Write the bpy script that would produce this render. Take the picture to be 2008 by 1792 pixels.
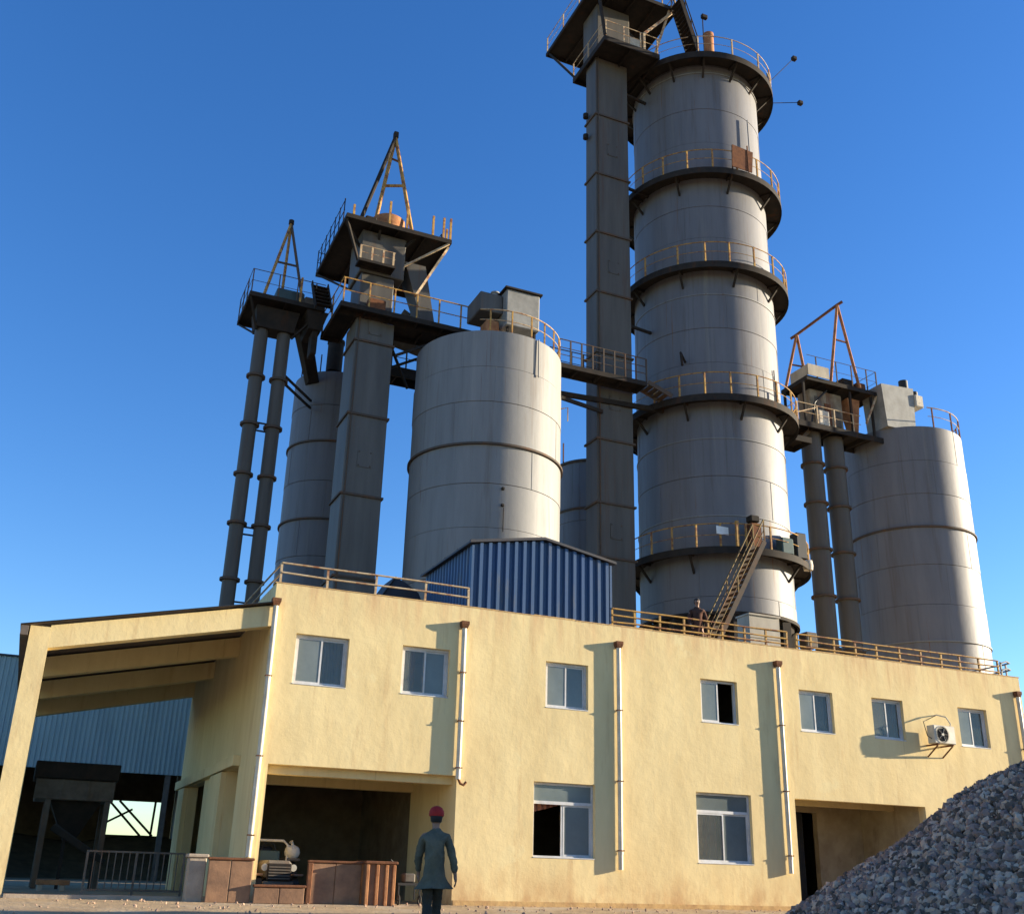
import bpy, bmesh, math, random
from mathutils import Vector, Matrix
R = math.radians
random.seed(7)
for o in list(bpy.data.objects):
    bpy.data.objects.remove(o)
S = bpy.context.scene
COL = S.collection

# ------------------------------------------------------------------ camera
cam_d = bpy.data.cameras.new("camera")
cam = bpy.data.objects.new("camera", cam_d); COL.objects.link(cam); S.camera = cam
cam_d.sensor_fit = 'HORIZONTAL'; cam_d.sensor_width = 36.0
cam_d.lens = 36.0 * 2065 / 2008
cam_d.clip_start = 0.1; cam_d.clip_end = 4000
_a, _p, _r = R(66.6), math.atan(820 / 2065), math.atan(0.028)
_H = Vector((math.cos(_a), math.sin(_a), 0)); _R0 = Vector((math.sin(_a), -math.cos(_a), 0)); _Z = Vector((0, 0, 1))
_F = _H * math.cos(_p) + _Z * math.sin(_p); _U = -_H * math.sin(_p) + _Z * math.cos(_p)
_Rc = _R0 * math.cos(_r) + _U * math.sin(_r); _Uc = -_R0 * math.sin(_r) + _U * math.cos(_r)
M = Matrix((_Rc, _Uc, -_F)).transposed().to_4x4()
M.translation = Vector((-4.391, -23.231, 0.629))
cam.matrix_world = M

# ------------------------------------------------------------------ world, sun, exposure
SUN_EL, SUN_AZ = R(11.0), R(-11.5)          # azimuth measured from +X towards +Y
sdir = Vector((math.cos(SUN_EL) * math.cos(SUN_AZ), math.cos(SUN_EL) * math.sin(SUN_AZ), math.sin(SUN_EL)))
W = bpy.data.worlds.new("World"); S.world = W; W.use_nodes = True
nt = W.node_tree
bg = nt.nodes["Background"]
sky = nt.nodes.new("ShaderNodeTexSky"); sky.sky_type = 'NISHITA'; sky.sun_disc = False
sky.sun_elevation = SUN_EL
sky.sun_rotation = math.atan2(sdir.x, sdir.y)
sky.altitude = 300; sky.air_density = 1.0; sky.dust_density = 0.2; sky.ozone_density = 3.0
hs = nt.nodes.new("ShaderNodeHueSaturation"); hs.inputs["Saturation"].default_value = 1.22; hs.inputs["Hue"].default_value = 0.513
nt.links.new(sky.outputs[0], hs.inputs["Color"]); nt.links.new(hs.outputs[0], bg.inputs[0])
bg.inputs[1].default_value = 0.102
sl = bpy.data.lights.new("sun", 'SUN'); sl.energy = 5.0; sl.angle = R(0.53); sl.color = (1.0, 0.86, 0.64)
so = bpy.data.objects.new("sun", sl); COL.objects.link(so)
so.rotation_euler = sdir.to_track_quat('Z', 'Y').to_euler(); so.location = (60, -15, 40)
S.view_settings.view_transform = 'Standard'; S.view_settings.look = 'None'
S.view_settings.gamma = 1.0; S.view_settings.exposure = 1.58
S.render.engine = 'CYCLES'
S.cycles.max_bounces = 6; S.cycles.transparent_max_bounces = 8

# ------------------------------------------------------------------ materials
MATS = {}
def mat(name, c1, c2=None, scale=1.0, stretch=(1, 1, 1), lo=.35, hi=.65, rough=.8, rough2=None, bump=0.0, bscale=8.0,
        metal=0.0, rust=None, rust_lo=.62, rust_hi=.7, rust_scale=1.5, rust_stretch=(1, 1, .25), spec=.4, alpha=1.0, detail=8, bdist=.05, weather=None):
    m = bpy.data.materials.new(name); m.use_nodes = True; MATS[name] = m
    n = m.node_tree.nodes; l = m.node_tree.links
    b = n["Principled BSDF"]
    b.inputs["Roughness"].default_value = rough; b.inputs["Metallic"].default_value = metal
    b.inputs["Specular IOR Level"].default_value = spec; b.inputs["Alpha"].default_value = alpha
    if c2 is None: c2 = tuple(x * .75 for x in c1)
    geo = n.new("ShaderNodeNewGeometry")
    def noise(sc, st, det=detail):
        mp = n.new("ShaderNodeMapping"); mp.inputs["Scale"].default_value = st
        l.new(geo.outputs["Position"], mp.inputs["Vector"])
        t = n.new("ShaderNodeTexNoise"); t.inputs["Scale"].default_value = sc; t.inputs["Detail"].default_value = det
        t.inputs["Roughness"].default_value = .65
        l.new(mp.outputs[0], t.inputs["Vector"]); return t
    def ramp(src, a, bb):
        r = n.new("ShaderNodeMapRange"); r.inputs[1].default_value = a; r.inputs[2].default_value = bb
        l.new(src, r.inputs[0]); return r
    t = noise(scale, stretch); r = ramp(t.outputs["Fac"], lo, hi)
    mx = n.new("ShaderNodeMix"); mx.data_type = 'RGBA'
    mx.inputs[6].default_value = (*c1, 1); mx.inputs[7].default_value = (*c2, 1)
    l.new(r.outputs[0], mx.inputs[0]); out = mx.outputs[2]
    if rust:
        t2 = noise(rust_scale, rust_stretch); r2 = ramp(t2.outputs["Fac"], rust_lo, rust_hi)
        m2 = n.new("ShaderNodeMix"); m2.data_type = 'RGBA'
        l.new(r2.outputs[0], m2.inputs[0]); l.new(out, m2.inputs[6]); m2.inputs[7].default_value = (*rust, 1)
        out = m2.outputs[2]
    if weather:                                  # rain stains running down from the top edge, splash dirt at the foot, pale repair patches
        sep = n.new("ShaderNodeSeparateXYZ"); l.new(geo.outputs["Position"], sep.inputs[0])
        for z0, z1, sc, st, a_, b_, col in weather:
            rz = ramp(sep.outputs[2], z0, z1); tn = noise(sc, st); rn = ramp(tn.outputs["Fac"], a_, b_)
            mu = n.new("ShaderNodeMath"); mu.operation = 'MULTIPLY'; l.new(rz.outputs[0], mu.inputs[0]); l.new(rn.outputs[0], mu.inputs[1])
            mm = n.new("ShaderNodeMix"); mm.data_type = 'RGBA'; l.new(mu.outputs[0], mm.inputs[0]); l.new(out, mm.inputs[6]); mm.inputs[7].default_value = (*col, 1)
            out = mm.outputs[2]
    l.new(out, b.inputs["Base Color"])
    if rough2 is not None:
        r3 = n.new("ShaderNodeMapRange"); r3.inputs[3].default_value = rough; r3.inputs[4].default_value = rough2
        l.new(t.outputs["Fac"], r3.inputs[0]); l.new(r3.outputs[0], b.inputs["Roughness"])
    if bump:
        t3 = noise(bscale, (1, 1, 1)); bp = n.new("ShaderNodeBump")
        bp.inputs["Strength"].default_value = bump; bp.inputs["Distance"].default_value = bdist
        l.new(t3.outputs["Fac"], bp.inputs["Height"]); l.new(bp.outputs[0], b.inputs["Normal"])
    return m
mat('plaster', (.735, .59, .315), (.635, .49, .25), scale=1.3, stretch=(1, 1, .3), lo=.38, hi=.72, rough=.95, bump=.38, bscale=1.15, bdist=.05,
    rust=(.50, .33, .165), rust_lo=.56, rust_hi=.82, rust_scale=1.7, rust_stretch=(1.8, 1.8, .22), spec=.1,
    weather=[(-9, -8, .55, (1, 1, 1), .62, .66, (.71, .585, .32)), (5.6, 6.7, 2.6, (1.4, 1.4, .10), .44, .66, (.58, .38, .20)), (.9, -.05, 1.8, (1, 1, .6), .40, .62, (.50, .31, .15)),
             (-9, -8, 5.0, (2.4, 2.4, .12), .64, .74, (.42, .30, .18))])
mat('plaster_edge', (.56, .38, .17), (.40, .25, .12), scale=2.5, rough=.95, bump=.3, bscale=6, spec=.1)
def steel_mat(nm, k, kb=1.0):
    mat(nm, (.228 * k, .224 * k, .205 * k * kb), (.168 * k, .166 * k, .153 * k * kb), scale=1.1, stretch=(1, 1, .12), lo=.35, hi=.7, rough=.5, rough2=.7, bump=.2, bscale=.9, bdist=.06,
        rust=(.13 * k, .095 * k, .07 * k), rust_lo=.55, rust_hi=.85, rust_scale=2.4, rust_stretch=(1.3, 1.3, .07), spec=.4,
        weather=[(-9, -8, 1.3, (2.2, 2.2, .05), .60, .76, (.29 * k, .28 * k, .255 * k)), (-9, -8, 2.2, (2.6, 2.6, .06), .58, .80, (.12 * k, .112 * k, .10 * k)), (-9, -8, 3.5, (2.0, 2.0, .05), .63, .71, (.15, .075, .04))])
steel_mat('steel', .95, 1.05); steel_mat('steel_kiln', .66, 1.14)
mat('duct', (.125, .120, .108), (.085, .082, .075), scale=1.5, stretch=(1, 1, .1), rough=.6, bump=.1, bscale=2,
    rust=(.12, .085, .06), rust_lo=.6, rust_hi=.8, rust_scale=2.2, rust_stretch=(1.6, 1.6, .08), spec=.3)
mat('duct_dark', (.105, .095, .08), (.07, .063, .053), scale=1.5, stretch=(1, 1, .1), rough=.6, bump=.1, bscale=2, rust=(.09, .055, .035), rust_lo=.55, rust_hi=.75, rust_scale=2.2, rust_stretch=(1.6, 1.6, .08), spec=.3)
mat('dark_steel', (.022, .020, .018), (.038, .030, .024), scale=3, rough=.8, rust=(.075, .034, .016), rust_lo=.58, rust_hi=.75, spec=.12)
mat('flange', (.07, .06, .05), (.10, .07, .05), scale=4, rough=.8, rust=(.14, .07, .035), rust_lo=.5, rust_hi=.7, spec=.2)
mat('rail_yellow', (.50, .29, .06), (.36, .20, .06), scale=4, rough=.65, rust=(.20, .08, .035), rust_lo=.48, rust_hi=.6, rust_scale=5, rust_stretch=(1, 1, 1), spec=.3)
mat('stair_ochre', (.27, .19, .08), (.17, .12, .06), scale=5, rough=.8, rust=(.13, .065, .035), rust_lo=.48, rust_hi=.6, rust_scale=5, spec=.2)
mat('rail_pale', (.50, .40, .26), (.40, .27, .14), scale=5, rough=.7, rust=(.26, .11, .05), rust_lo=.5, rust_hi=.65, rust_scale=4, rust_stretch=(1, 1, 1), spec=.3)
mat('rust', (.20, .085, .04), (.11, .05, .03), scale=5, rough=.9, bump=.2, bscale=20, spec=.15)
mat('rust_orange', (.42, .20, .09), (.26, .11, .05), scale=3, rough=.85, bump=.15, bscale=15, spec=.15)
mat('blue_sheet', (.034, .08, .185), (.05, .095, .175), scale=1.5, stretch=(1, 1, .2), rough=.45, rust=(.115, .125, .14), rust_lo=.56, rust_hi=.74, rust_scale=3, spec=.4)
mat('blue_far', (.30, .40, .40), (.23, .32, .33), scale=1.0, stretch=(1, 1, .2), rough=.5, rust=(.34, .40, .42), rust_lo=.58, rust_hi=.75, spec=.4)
mat('blue_roof', (.025, .035, .05), (.05, .04, .04), scale=2, rough=.6)
mat('white_pipe', (.66, .59, .47), (.52, .43, .30), scale=3, rough=.45, rust=(.45, .33, .2), rust_lo=.66, rust_hi=.8, rust_scale=4, spec=.45)
mat('white_frame', (.58, .58, .58), (.46, .45, .43), scale=4, rough=.5)
mat('glass', (.10, .12, .12), (.16, .18, .17), scale=.8, rough=.04, spec=.7, alpha=.45)
mat('glass_dusty', (.20, .23, .225), (.14, .165, .16), scale=.7, rough=.12, spec=.5, alpha=.85)
mat('curtain', (.72, .60, .30), (.66, .52, .26), scale=3, rough=.95, spec=.05)
mat('curtain_red', (.30, .14, .10), (.22, .10, .08), scale=3, rough=.95, spec=.05)
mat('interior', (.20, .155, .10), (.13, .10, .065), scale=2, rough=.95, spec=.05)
mat('cabin', (.42, .37, .29), (.30, .26, .20), scale=2, stretch=(1, 1, .3), rough=.8, rust=(.25, .19, .13), rust_lo=.6, rust_hi=.75)
mat('concrete', (.42, .34, .26), (.30, .24, .18), scale=2, rough=.95, bump=.3, bscale=9, spec=.1)
mat('roofing', (.10, .085, .075), (.16, .12, .09), scale=2, rough=.9)
mat('ground', (.50, .37, .22), (.37, .27, .165), scale=.8, rough=.98, bump=.6, bscale=5, spec=.05,
    rust=(.50, .42, .31), rust_lo=.5, rust_hi=.7, rust_scale=.5, rust_stretch=(1, 1, 1))
mat('limestone', (0.495, 0.334, 0.239), (0.308, 0.209, 0.150), scale=4.5, lo=.3, hi=.7, rough=.95, bump=.5, bscale=30, spec=.1,
    rust=(.24, .17, .14), rust_lo=.6, rust_hi=.7, rust_scale=3.3, rust_stretch=(1, 1, 1))
mat('limestone_pale', (0.635, 0.450, 0.330), (0.467, 0.330, 0.242), scale=6, rough=.95, bump=.5, bscale=30, spec=.1)
mat('limestone_brown', (0.355, 0.225, 0.176), (0.234, 0.161, 0.132), scale=6, rough=.95, bump=.5, bscale=30, spec=.1)
mat('limestone_dark', (0.187, 0.133, 0.102), (0.103, 0.076, 0.058), scale=6, rough=.95, bump=.5, bscale=30, spec=.1)  # crevice shade put into the colour: mound and some stones darker
mat('ac_white', (.58, .53, .43), (.44, .40, .31), scale=4, rough=.5)
mat('black', (.012, .012, .013), (.02, .018, .017), scale=4, rough=.6)
mat('rubber', (.02, .02, .02), (.05, .042, .035), scale=6, rough=.9, bump=.2, bscale=30)
mat('machine', (.14, .12, .095), (.08, .065, .05), scale=2.5, rough=.8, rust=(.16, .085, .045), rust_lo=.55, rust_hi=.7)
mat('machine_tan', (.30, .25, .17), (.18, .14, .09), scale=3, rough=.8, rust=(.16, .085, .045), rust_lo=.5, rust_hi=.65)
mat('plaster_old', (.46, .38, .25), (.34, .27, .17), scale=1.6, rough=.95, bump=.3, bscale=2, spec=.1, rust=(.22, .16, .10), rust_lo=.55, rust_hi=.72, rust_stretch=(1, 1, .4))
mat('machine_teal', (.05, .085, .085), (.04, .06, .06), scale=3, rough=.6)
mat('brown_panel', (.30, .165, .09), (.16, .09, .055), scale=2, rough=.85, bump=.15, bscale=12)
mat('sack', (.62, .57, .47), (.48, .42, .33), scale=6, rough=.95, bump=.3, bscale=14)
mat('green_box', (.045, .10, .095), (.04, .07, .07), scale=4, rough=.6)
mat('sign_white', (.78, .78, .74), (.66, .66, .62), scale=8, rough=.6)
mat('galv', (.28, .275, .25), (.19, .185, .165), scale=2, rough=.6, spec=.4)
mat('skin', (.30, .16, .10), (.25, .13, .085), scale=10, rough=.6)
mat('jacket', (.155, .14, .10), (.105, .097, .07), scale=7, rough=.95, bump=.9, bscale=9, spec=.08)
mat('jacket_tan', (.10, .05, .035), (.06, .032, .024), scale=9, rough=.95, spec=.08)
mat('trousers', (.07, .058, .042), (.042, .037, .03), scale=9, rough=.95, bump=.9, bscale=9, spec=.08)
mat('cap_red', (.40, .016, .012), (.28, .012, .009), scale=12, rough=.8)
mat('hair', (.016, .012, .009), (.02, .016, .013), scale=30, rough=.8)
mat('shoe', (.03, .027, .025), (.05, .04, .035), scale=10, rough=.8)

# ------------------------------------------------------------------ mesh helpers
ORG = {}
class MB:
    def __init__(s): s.v = []; s.f = []
    def add(s, vs, fs):
        k = len(s.v); s.v += [tuple(p) for p in vs]; s.f += [tuple(i + k for i in f) for f in fs]; return s
    def box(s, a, b):
        x0, y0, z0 = a; x1, y1, z1 = b
        return s.add([(x0, y0, z0), (x1, y0, z0), (x1, y1, z0), (x0, y1, z0), (x0, y0, z1), (x1, y0, z1), (x1, y1, z1), (x0, y1, z1)],
                     [(0, 3, 2, 1), (4, 5, 6, 7), (0, 1, 5, 4), (1, 2, 6, 5), (2, 3, 7, 6), (3, 0, 4, 7)])
    def bbox(s, a, b, c=.02):
        """box with chamfered vertical and horizontal edges"""
        bm = bmesh.new(); bmesh.ops.create_cube(bm, size=1)
        for v in bm.verts:
            for i in range(3): v.co[i] = a[i] + (v.co[i] + .5) * (b[i] - a[i])
        bmesh.ops.bevel(bm, geom=bm.edges[:], offset=c, segments=1, affect='EDGES')
        bm.verts.index_update()
        s.add([v.co for v in bm.verts], [[v.index for v in f.verts] for f in bm.faces]); bm.free(); return s
    def bar(s, p, q, w, h=None, up=(0, 0, 1)):
        h = h or w; p = Vector(p); q = Vector(q); d = (q - p).normalized(); u = Vector(up)
        if abs(d.dot(u)) > .98: u = Vector((0, 1, 0))
        r = d.cross(u).normalized() * (w / 2); u = r.cross(d).normalized() * (h / 2)
        vs = [p - r - u, p + r - u, p + r + u, p - r + u, q - r - u, q + r - u, q + r + u, q - r + u]
        return s.add(vs, [(0, 1, 2, 3), (7, 6, 5, 4), (0, 4, 5, 1), (1, 5, 6, 2), (2, 6, 7, 3), (3, 7, 4, 0)])
    def tube(s, pts, r, n=8, closed=False, cap=True):
        pts = [Vector(p) for p in pts]; N = len(pts); rings = []; prev = None
        for i, p in enumerate(pts):
            a = pts[(i - 1) % N] if (i or closed) else p; b = pts[(i + 1) % N] if (i < N - 1 or closed) else p
            d = (b - a).normalized()
            if prev is None:
                u = Vector((0, 0, 1)) if abs(d.z) < .9 else Vector((1, 0, 0))
            else: u = prev
            x = d.cross(u).normalized(); u = x.cross(d).normalized(); prev = u
            rr = r[i] if isinstance(r, (list, tuple)) else r
            rings.append([p + x * (rr * math.cos(2 * math.pi * k / n)) + u * (rr * math.sin(2 * math.pi * k / n)) for k in range(n)])
        vs = [v for ring in rings for v in ring]; fs = []
        for i in range(N if closed else N - 1):
            j = (i + 1) % N
            for k in range(n):
                m = (k + 1) % n; fs.append((i * n + k, i * n + m, j * n + m, j * n + k))
        if cap and not closed:
            fs.append(tuple(range(n - 1, -1, -1))); fs.append(tuple((N - 1) * n + k for k in range(n)))
        return s.add(vs, fs)
    def lathe(s, prof, cx, cy, n=48, a0=0, a1=2 * math.pi, cap=False):
        full = abs(a1 - a0 - 2 * math.pi) < 1e-6; m = n if full else n + 1
        vs = []; fs = []
        for r, z in prof:
            for k in range(m):
                t = a0 + (a1 - a0) * k / n; vs.append((cx + r * math.cos(t), cy + r * math.sin(t), z))
        for i in range(len(prof) - 1):
            for k in range(n):
                j = (k + 1) % m; fs.append((i * m + k, i * m + j, (i + 1) * m + j, (i + 1) * m + k))
        if cap and full:
            fs.append(tuple(range(m - 1, -1, -1))); fs.append(tuple((len(prof) - 1) * m + k for k in range(m)))
        return s.add(vs, fs)
    def build(s, name, m, parent=None, smooth=False, origin=None):
        me = bpy.data.meshes.new(name)
        o0 = ORG.get(parent.name, Vector((0, 0, 0))) if parent else Vector(origin or (0, 0, 0))
        me.from_pydata([tuple(Vector(p) - o0) for p in s.v], [], s.f); me.update()
        bm = bmesh.new(); bm.from_mesh(me); bmesh.ops.recalc_face_normals(bm, faces=bm.faces[:]); bm.to_mesh(me); bm.free()
        me.materials.append(MATS[m])
        if smooth:
            for p in me.polygons: p.use_smooth = True
            try: me.set_sharp_from_angle(angle=R(38))
            except Exception: pass
        o = bpy.data.objects.new(name, me); COL.objects.link(o)
        if parent: o.parent = parent; ORG[o.name] = o0
        else: o.location = o0; ORG[o.name] = o0
        return o
def tag(o, label, cat, group=None, kind=None):
    if label: o["label"] = label
    if cat: o["category"] = cat
    if group: o["group"] = group
    if kind: o["kind"] = kind
    return o
def thing(name, label, cat, loc, group=None):
    o = bpy.data.objects.new(name, None); COL.objects.link(o); o.location = loc; o.empty_display_size = .3
    ORG[o.name] = Vector(loc); return tag(o, label, cat, group)
def B(a, b): return MB().box(a, b)
def BB(a, b, c=.02): return MB().bbox(a, b, c)
def T(pts, r, n=8, closed=False): return MB().tube(pts, r, n, closed)
def bar(p, q, w, h=None): return MB().bar(p, q, w, h)
def arc(cx, cy, r, z, a0, a1, n): return [(cx + r * math.cos(a0 + (a1 - a0) * k / n), cy + r * math.sin(a0 + (a1 - a0) * k / n), z) for k in range(n + 1)]

# ------------------------------------------------------------------ ground
def gz(x, y):
    d = max(0.0, -y - 0.3)
    return -0.03 * min(d, 32) + (.012 * math.sin(x * 1.7 + y * .9) * min(1, d))
mb = MB(); xs = [-900, -300, -120, -60] + [-30 + i * 1.5 for i in range(51)] + [80, 160, 400, 1000]
ys = [-900, -300, -120, -60] + [-34 + i * 1.0 for i in range(34)] + [-.3, 0.5, 14, 40, 100, 300, 1000]
for y in ys:
    for x in xs: mb.v.append((x, y, gz(x, y)))
for j in range(len(ys) - 1):
    for i in range(len(xs) - 1):
        k = j * len(xs) + i; mb.f.append((k, k + 1, k + len(xs) + 1, k + len(xs)))
tag(mb.build('ground', 'ground', smooth=True), 'sandy yard ground sloping gently down from the building', None, kind='structure')

# ------------------------------------------------------------------ main building
ZP, ZR, XE, YD = 6.6, 6.12, 22.62, 12.0
def wall_holes(axis, u0, u1, z0, z1, holes, n0, n1):
    """wall with real openings; axis 'x': u runs along X, n0 (front) and n1 (back) are Y values; axis 'y' swaps"""
    us = sorted({u0, u1} | {h[0] for h in holes} | {h[1] for h in holes}); zs = sorted({z0, z1} | {h[2] for h in holes} | {h[3] for h in holes})
    us = [u for u in us if u0 <= u <= u1]; zs = [z for z in zs if z0 <= z <= z1]
    P = (lambda u, n, z: (u, n, z)) if axis == 'x' else (lambda u, n, z: (n, u, z))
    solid = lambda i, j: 0 <= i < len(us) - 1 and 0 <= j < len(zs) - 1 and not any(h[0] <= (us[i] + us[i + 1]) / 2 <= h[1] and h[2] <= (zs[j] + zs[j + 1]) / 2 <= h[3] for h in holes)
    mb = MB()
    for i in range(len(us) - 1):
        for j in range(len(zs) - 1):
            if not solid(i, j): continue
            a, b, c, d = us[i], us[i + 1], zs[j], zs[j + 1]
            q = lambda *p: mb.add([P(*x) for x in p], [(0, 1, 2, 3)])
            q((a, n0, c), (b, n0, c), (b, n0, d), (a, n0, d)); q((a, n1, c), (a, n1, d), (b, n1, d), (b, n1, c))
            if not solid(i - 1, j): q((a, n0, c), (a, n0, d), (a, n1, d), (a, n1, c))
            if not solid(i + 1, j): q((b, n0, c), (b, n1, c), (b, n1, d), (b, n0, d))
            if not solid(i, j - 1): q((a, n0, c), (a, n1, c), (b, n1, c), (b, n0, c))
            if not solid(i, j + 1): q((a, n0, d), (b, n0, d), (b, n1, d), (a, n1, d))
    bm = bmesh.new(); vs = [bm.verts.new(v) for v in mb.v]; bm.verts.ensure_lookup_table()
    for f in mb.f:
        bm.faces.new([vs[k] for k in f])
    bmesh.ops.remove_doubles(bm, verts=bm.verts[:], dist=1e-4)
    bm.verts.index_update()
    r = MB(); r.v = [tuple(v.co) for v in bm.verts]; r.f = [tuple(v.index for v in f.verts) for f in bm.faces]; bm.free(); return r
UP = [(.56, 1.78), (3.05, 4.22), (6.72, 7.88), (11.16, 12.3), (14.3, 15.44), (16.8, 17.92), (19.98, 21.1)]
LO = [(6.45, 8.06), (10.9, 12.55)]
holes = [(a, b, 4.40, 5.52) for a, b in UP] + [(a, b, 1.02, 2.69) for a, b in LO] + [(.24, 4.52, -1, 2.70), (13.92, 18.33, -1, 2.68)]
BLD = thing('factory_building', 'long two-storey yellow plastered factory building with sliding windows and two open porches', 'building', (XE / 2, 0, 0))
wall_holes('x', 0, XE, -.3, ZP, holes, 0, .26).build('front_wall', 'plaster', BLD)
wall_holes('y', .27, YD, -.3, ZP, [(2.1, 3.6, -1, 2.78), (7.0, 9.9, -1, 2.78)], 0, .26).build('side_wall', 'plaster', BLD)
B((.27, YD - .26, -.3), (XE, YD, ZP - .02)).build('rear_wall', 'plaster', BLD)
B((XE - .26, .27, -.3), (XE - .01, YD - .27, ZP - .01)).build('end_wall', 'plaster', BLD)
B((.265, .265, ZR - .2), (XE - .265, YD - .265, ZR)).build('roof_slab', 'roofing', BLD)
B((.265, .265, 2.95), (XE - .265, YD - .265, 3.15)).build('floor_slab', 'interior', BLD)
# parapet coping, slightly uneven
mb = MB(); x = -.03
while x < XE:
    x2 = min(XE + .03, x + random.uniform(.9, 1.5)); dz = random.uniform(-.012, .012)
    mb.box((x, -.006 + dz * .3, ZP - .001), (x2 - .002, .29, ZP + .03 + dz)); x = x2
mb.build('coping', 'plaster_edge', BLD)
# porch insides
B((4.53, .262, -.2), (4.75, 3.2, 2.949)).build('porch_wall', 'plaster', BLD)
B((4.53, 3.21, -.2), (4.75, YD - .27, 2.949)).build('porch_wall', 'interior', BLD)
B((.262, .262, 2.52), (4.529, .52, 2.948)).build('porch_beam', 'plaster', BLD)
B((.262, 3.0, 2.50), (4.529, 3.25, 2.947)).build('porch_beam', 'plaster', BLD)
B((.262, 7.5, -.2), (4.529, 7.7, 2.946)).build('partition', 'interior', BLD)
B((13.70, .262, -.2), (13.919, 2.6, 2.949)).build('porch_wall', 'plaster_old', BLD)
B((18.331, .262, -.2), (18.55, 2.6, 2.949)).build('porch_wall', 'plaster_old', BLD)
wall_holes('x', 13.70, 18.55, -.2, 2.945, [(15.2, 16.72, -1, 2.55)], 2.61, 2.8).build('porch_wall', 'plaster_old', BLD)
B((13.92, 1.2, 2.62), (18.33, 1.42, 2.944)).build('porch_beam', 'plaster', BLD)
mb = MB(); mb.box((15.22, 2.74, 0), (16.3, 2.78, 2.53)); mb.build('door', 'black', BLD)
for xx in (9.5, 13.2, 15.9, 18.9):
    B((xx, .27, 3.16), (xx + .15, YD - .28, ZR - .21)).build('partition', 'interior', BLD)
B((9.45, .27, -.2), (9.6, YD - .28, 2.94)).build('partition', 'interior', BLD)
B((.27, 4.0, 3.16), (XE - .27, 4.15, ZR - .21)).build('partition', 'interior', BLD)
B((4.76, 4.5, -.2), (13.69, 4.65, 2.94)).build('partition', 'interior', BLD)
# plinth stain band / base skirting
B((4.54, -.03, -.25), (13.90, -.002, .10)).build('plinth', 'plaster_edge', BLD)
for y0_, y1_ in ((3.62, 5.3), (9.95, 11.2)): B((-.13, y0_, -.25), (-.002, y1_, 2.76)).build('side_pier', 'plaster', BLD)
B((-.16, 2.0, 2.79), (-.002, 11.9, 3.02)).build('side_beam', 'plaster', BLD)
# corner pier strip and side piers of the porch
B((-.05, -.04, -.25), (.16, -.002, 2.62)).build('corner_pier', 'plaster', BLD)

def window(x0, x1, z0, z1, split=None, transom=None, open_side=None, dusty=(True, True), slant=0):
    y = .10; w = MB(); t = .055
    w.box((x0, y, z0), (x1, y + .07, z0 + t)); w.box((x0, y, z1 - t), (x1, y + .07, z1))
    w.box((x0, y, z0 + t), (x0 + t, y + .07, z1 - t)); w.box((x1 - t, y, z0 + t), (x1, y + .07, z1 - t))
    zt = z1 - t
    if transom: w.box((x0 + t, y, transom - .035), (x1 - t, y + .07, transom + .035)); zt = transom - .035
    win = w.build('window', 'white_frame', BLD)
    if transom: B((x0 + t, y + .03, transom + .035), (x1 - t, y + .038, z1 - t)).build('pane', 'glass_dusty', win)
    xm = (x0 + x1) / 2
    for side in (0, 1):
        a, b = (x0 + t, xm + .03) if side == 0 else (xm - .03, x1 - t)
        if open_side == side: a, b = (xm - .03, x1 - t) if side == 0 else (x0 + t, xm + .03); dy = .034
        else: dy = .008 if side == 0 else .038
        if open_side is not None and open_side == side: a += .05 if side == 0 else 0; b -= 0 if side == 0 else .05
        yy = y + dy; s = .04
        sm = MB().box((a, yy, z0 + t), (a + s, yy + .025, zt)).box((b - s, yy, z0 + t), (b, yy + .025, zt))
        sm.box((a + s, yy, z0 + t), (b - s, yy + .025, z0 + t + s)).box((a + s, yy, zt - s), (b - s, yy + .025, zt))
        sm.build('sash', 'white_frame', win)
        B((a + s, yy + .008, z0 + t + s), (b - s, yy + .014, zt - s)).build('pane', 'glass_dusty' if dusty[side] else 'glass', win)
    BB((x0 + .004, -.012, z0 - .001), (x1 - .004, .099, z0 + .022), .006).build('sill', 'white_frame', win)
    return win
for i, (a, b) in enumerate(UP):
    window(a + .002, b - .002, 4.402, 5.518, open_side={3: 1}.get(i), dusty={0: (True, False), 1: (False, True), 2: (True, True), 4: (True, False), 5: (False, False), 6: (True, False)}.get(i, (True, True)))
window(LO[0][0] + .002, LO[0][1] - .002, 1.022, 2.688, transom=2.24, open_side=0)
window(LO[1][0] + .002, LO[1][1] - .002, 1.022, 2.688, transom=2.24, dusty=(False, True))
def curtain(x0, x1, z0, z1, y, m, nm='curtain', slope=0):
    n = 24; mb = MB()
    for k in range(n + 1):
        u = k / n; x = x0 + (x1 - x0) * u; yy = y + .025 * math.sin(u * 31) + .01 * math.sin(u * 77)
        mb.v += [(x, yy, z0 + slope * u), (x, yy, z1)]
        if k: mb.f.append((2 * k - 2, 2 * k, 2 * k + 1, 2 * k - 1))
    return mb.build(nm, m, BLD, smooth=True)
curtain(20.05, 20.45, 4.42, 4.95, .23, 'curtain'); curtain(20.55, 21.02, 4.42, 5.0, .23, 'curtain')
curtain(6.55, 7.25, 2.02, 2.22, .35, 'curtain_red', slope=.18)
curtain(11.0, 11.68, 1.1, 2.2, .32, 'curtain_red')
curtain(14.4, 15.35, 4.62, 5.45, .30, 'sack'); curtain(1.2, 1.74, 4.45, 5.45, .27, 'sack'); curtain(3.1, 3.45, 4.45, 5.45, .27, 'curtain_red'); curtain(17.4, 17.85, 4.45, 5.45, .27, 'curtain_red')

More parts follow.
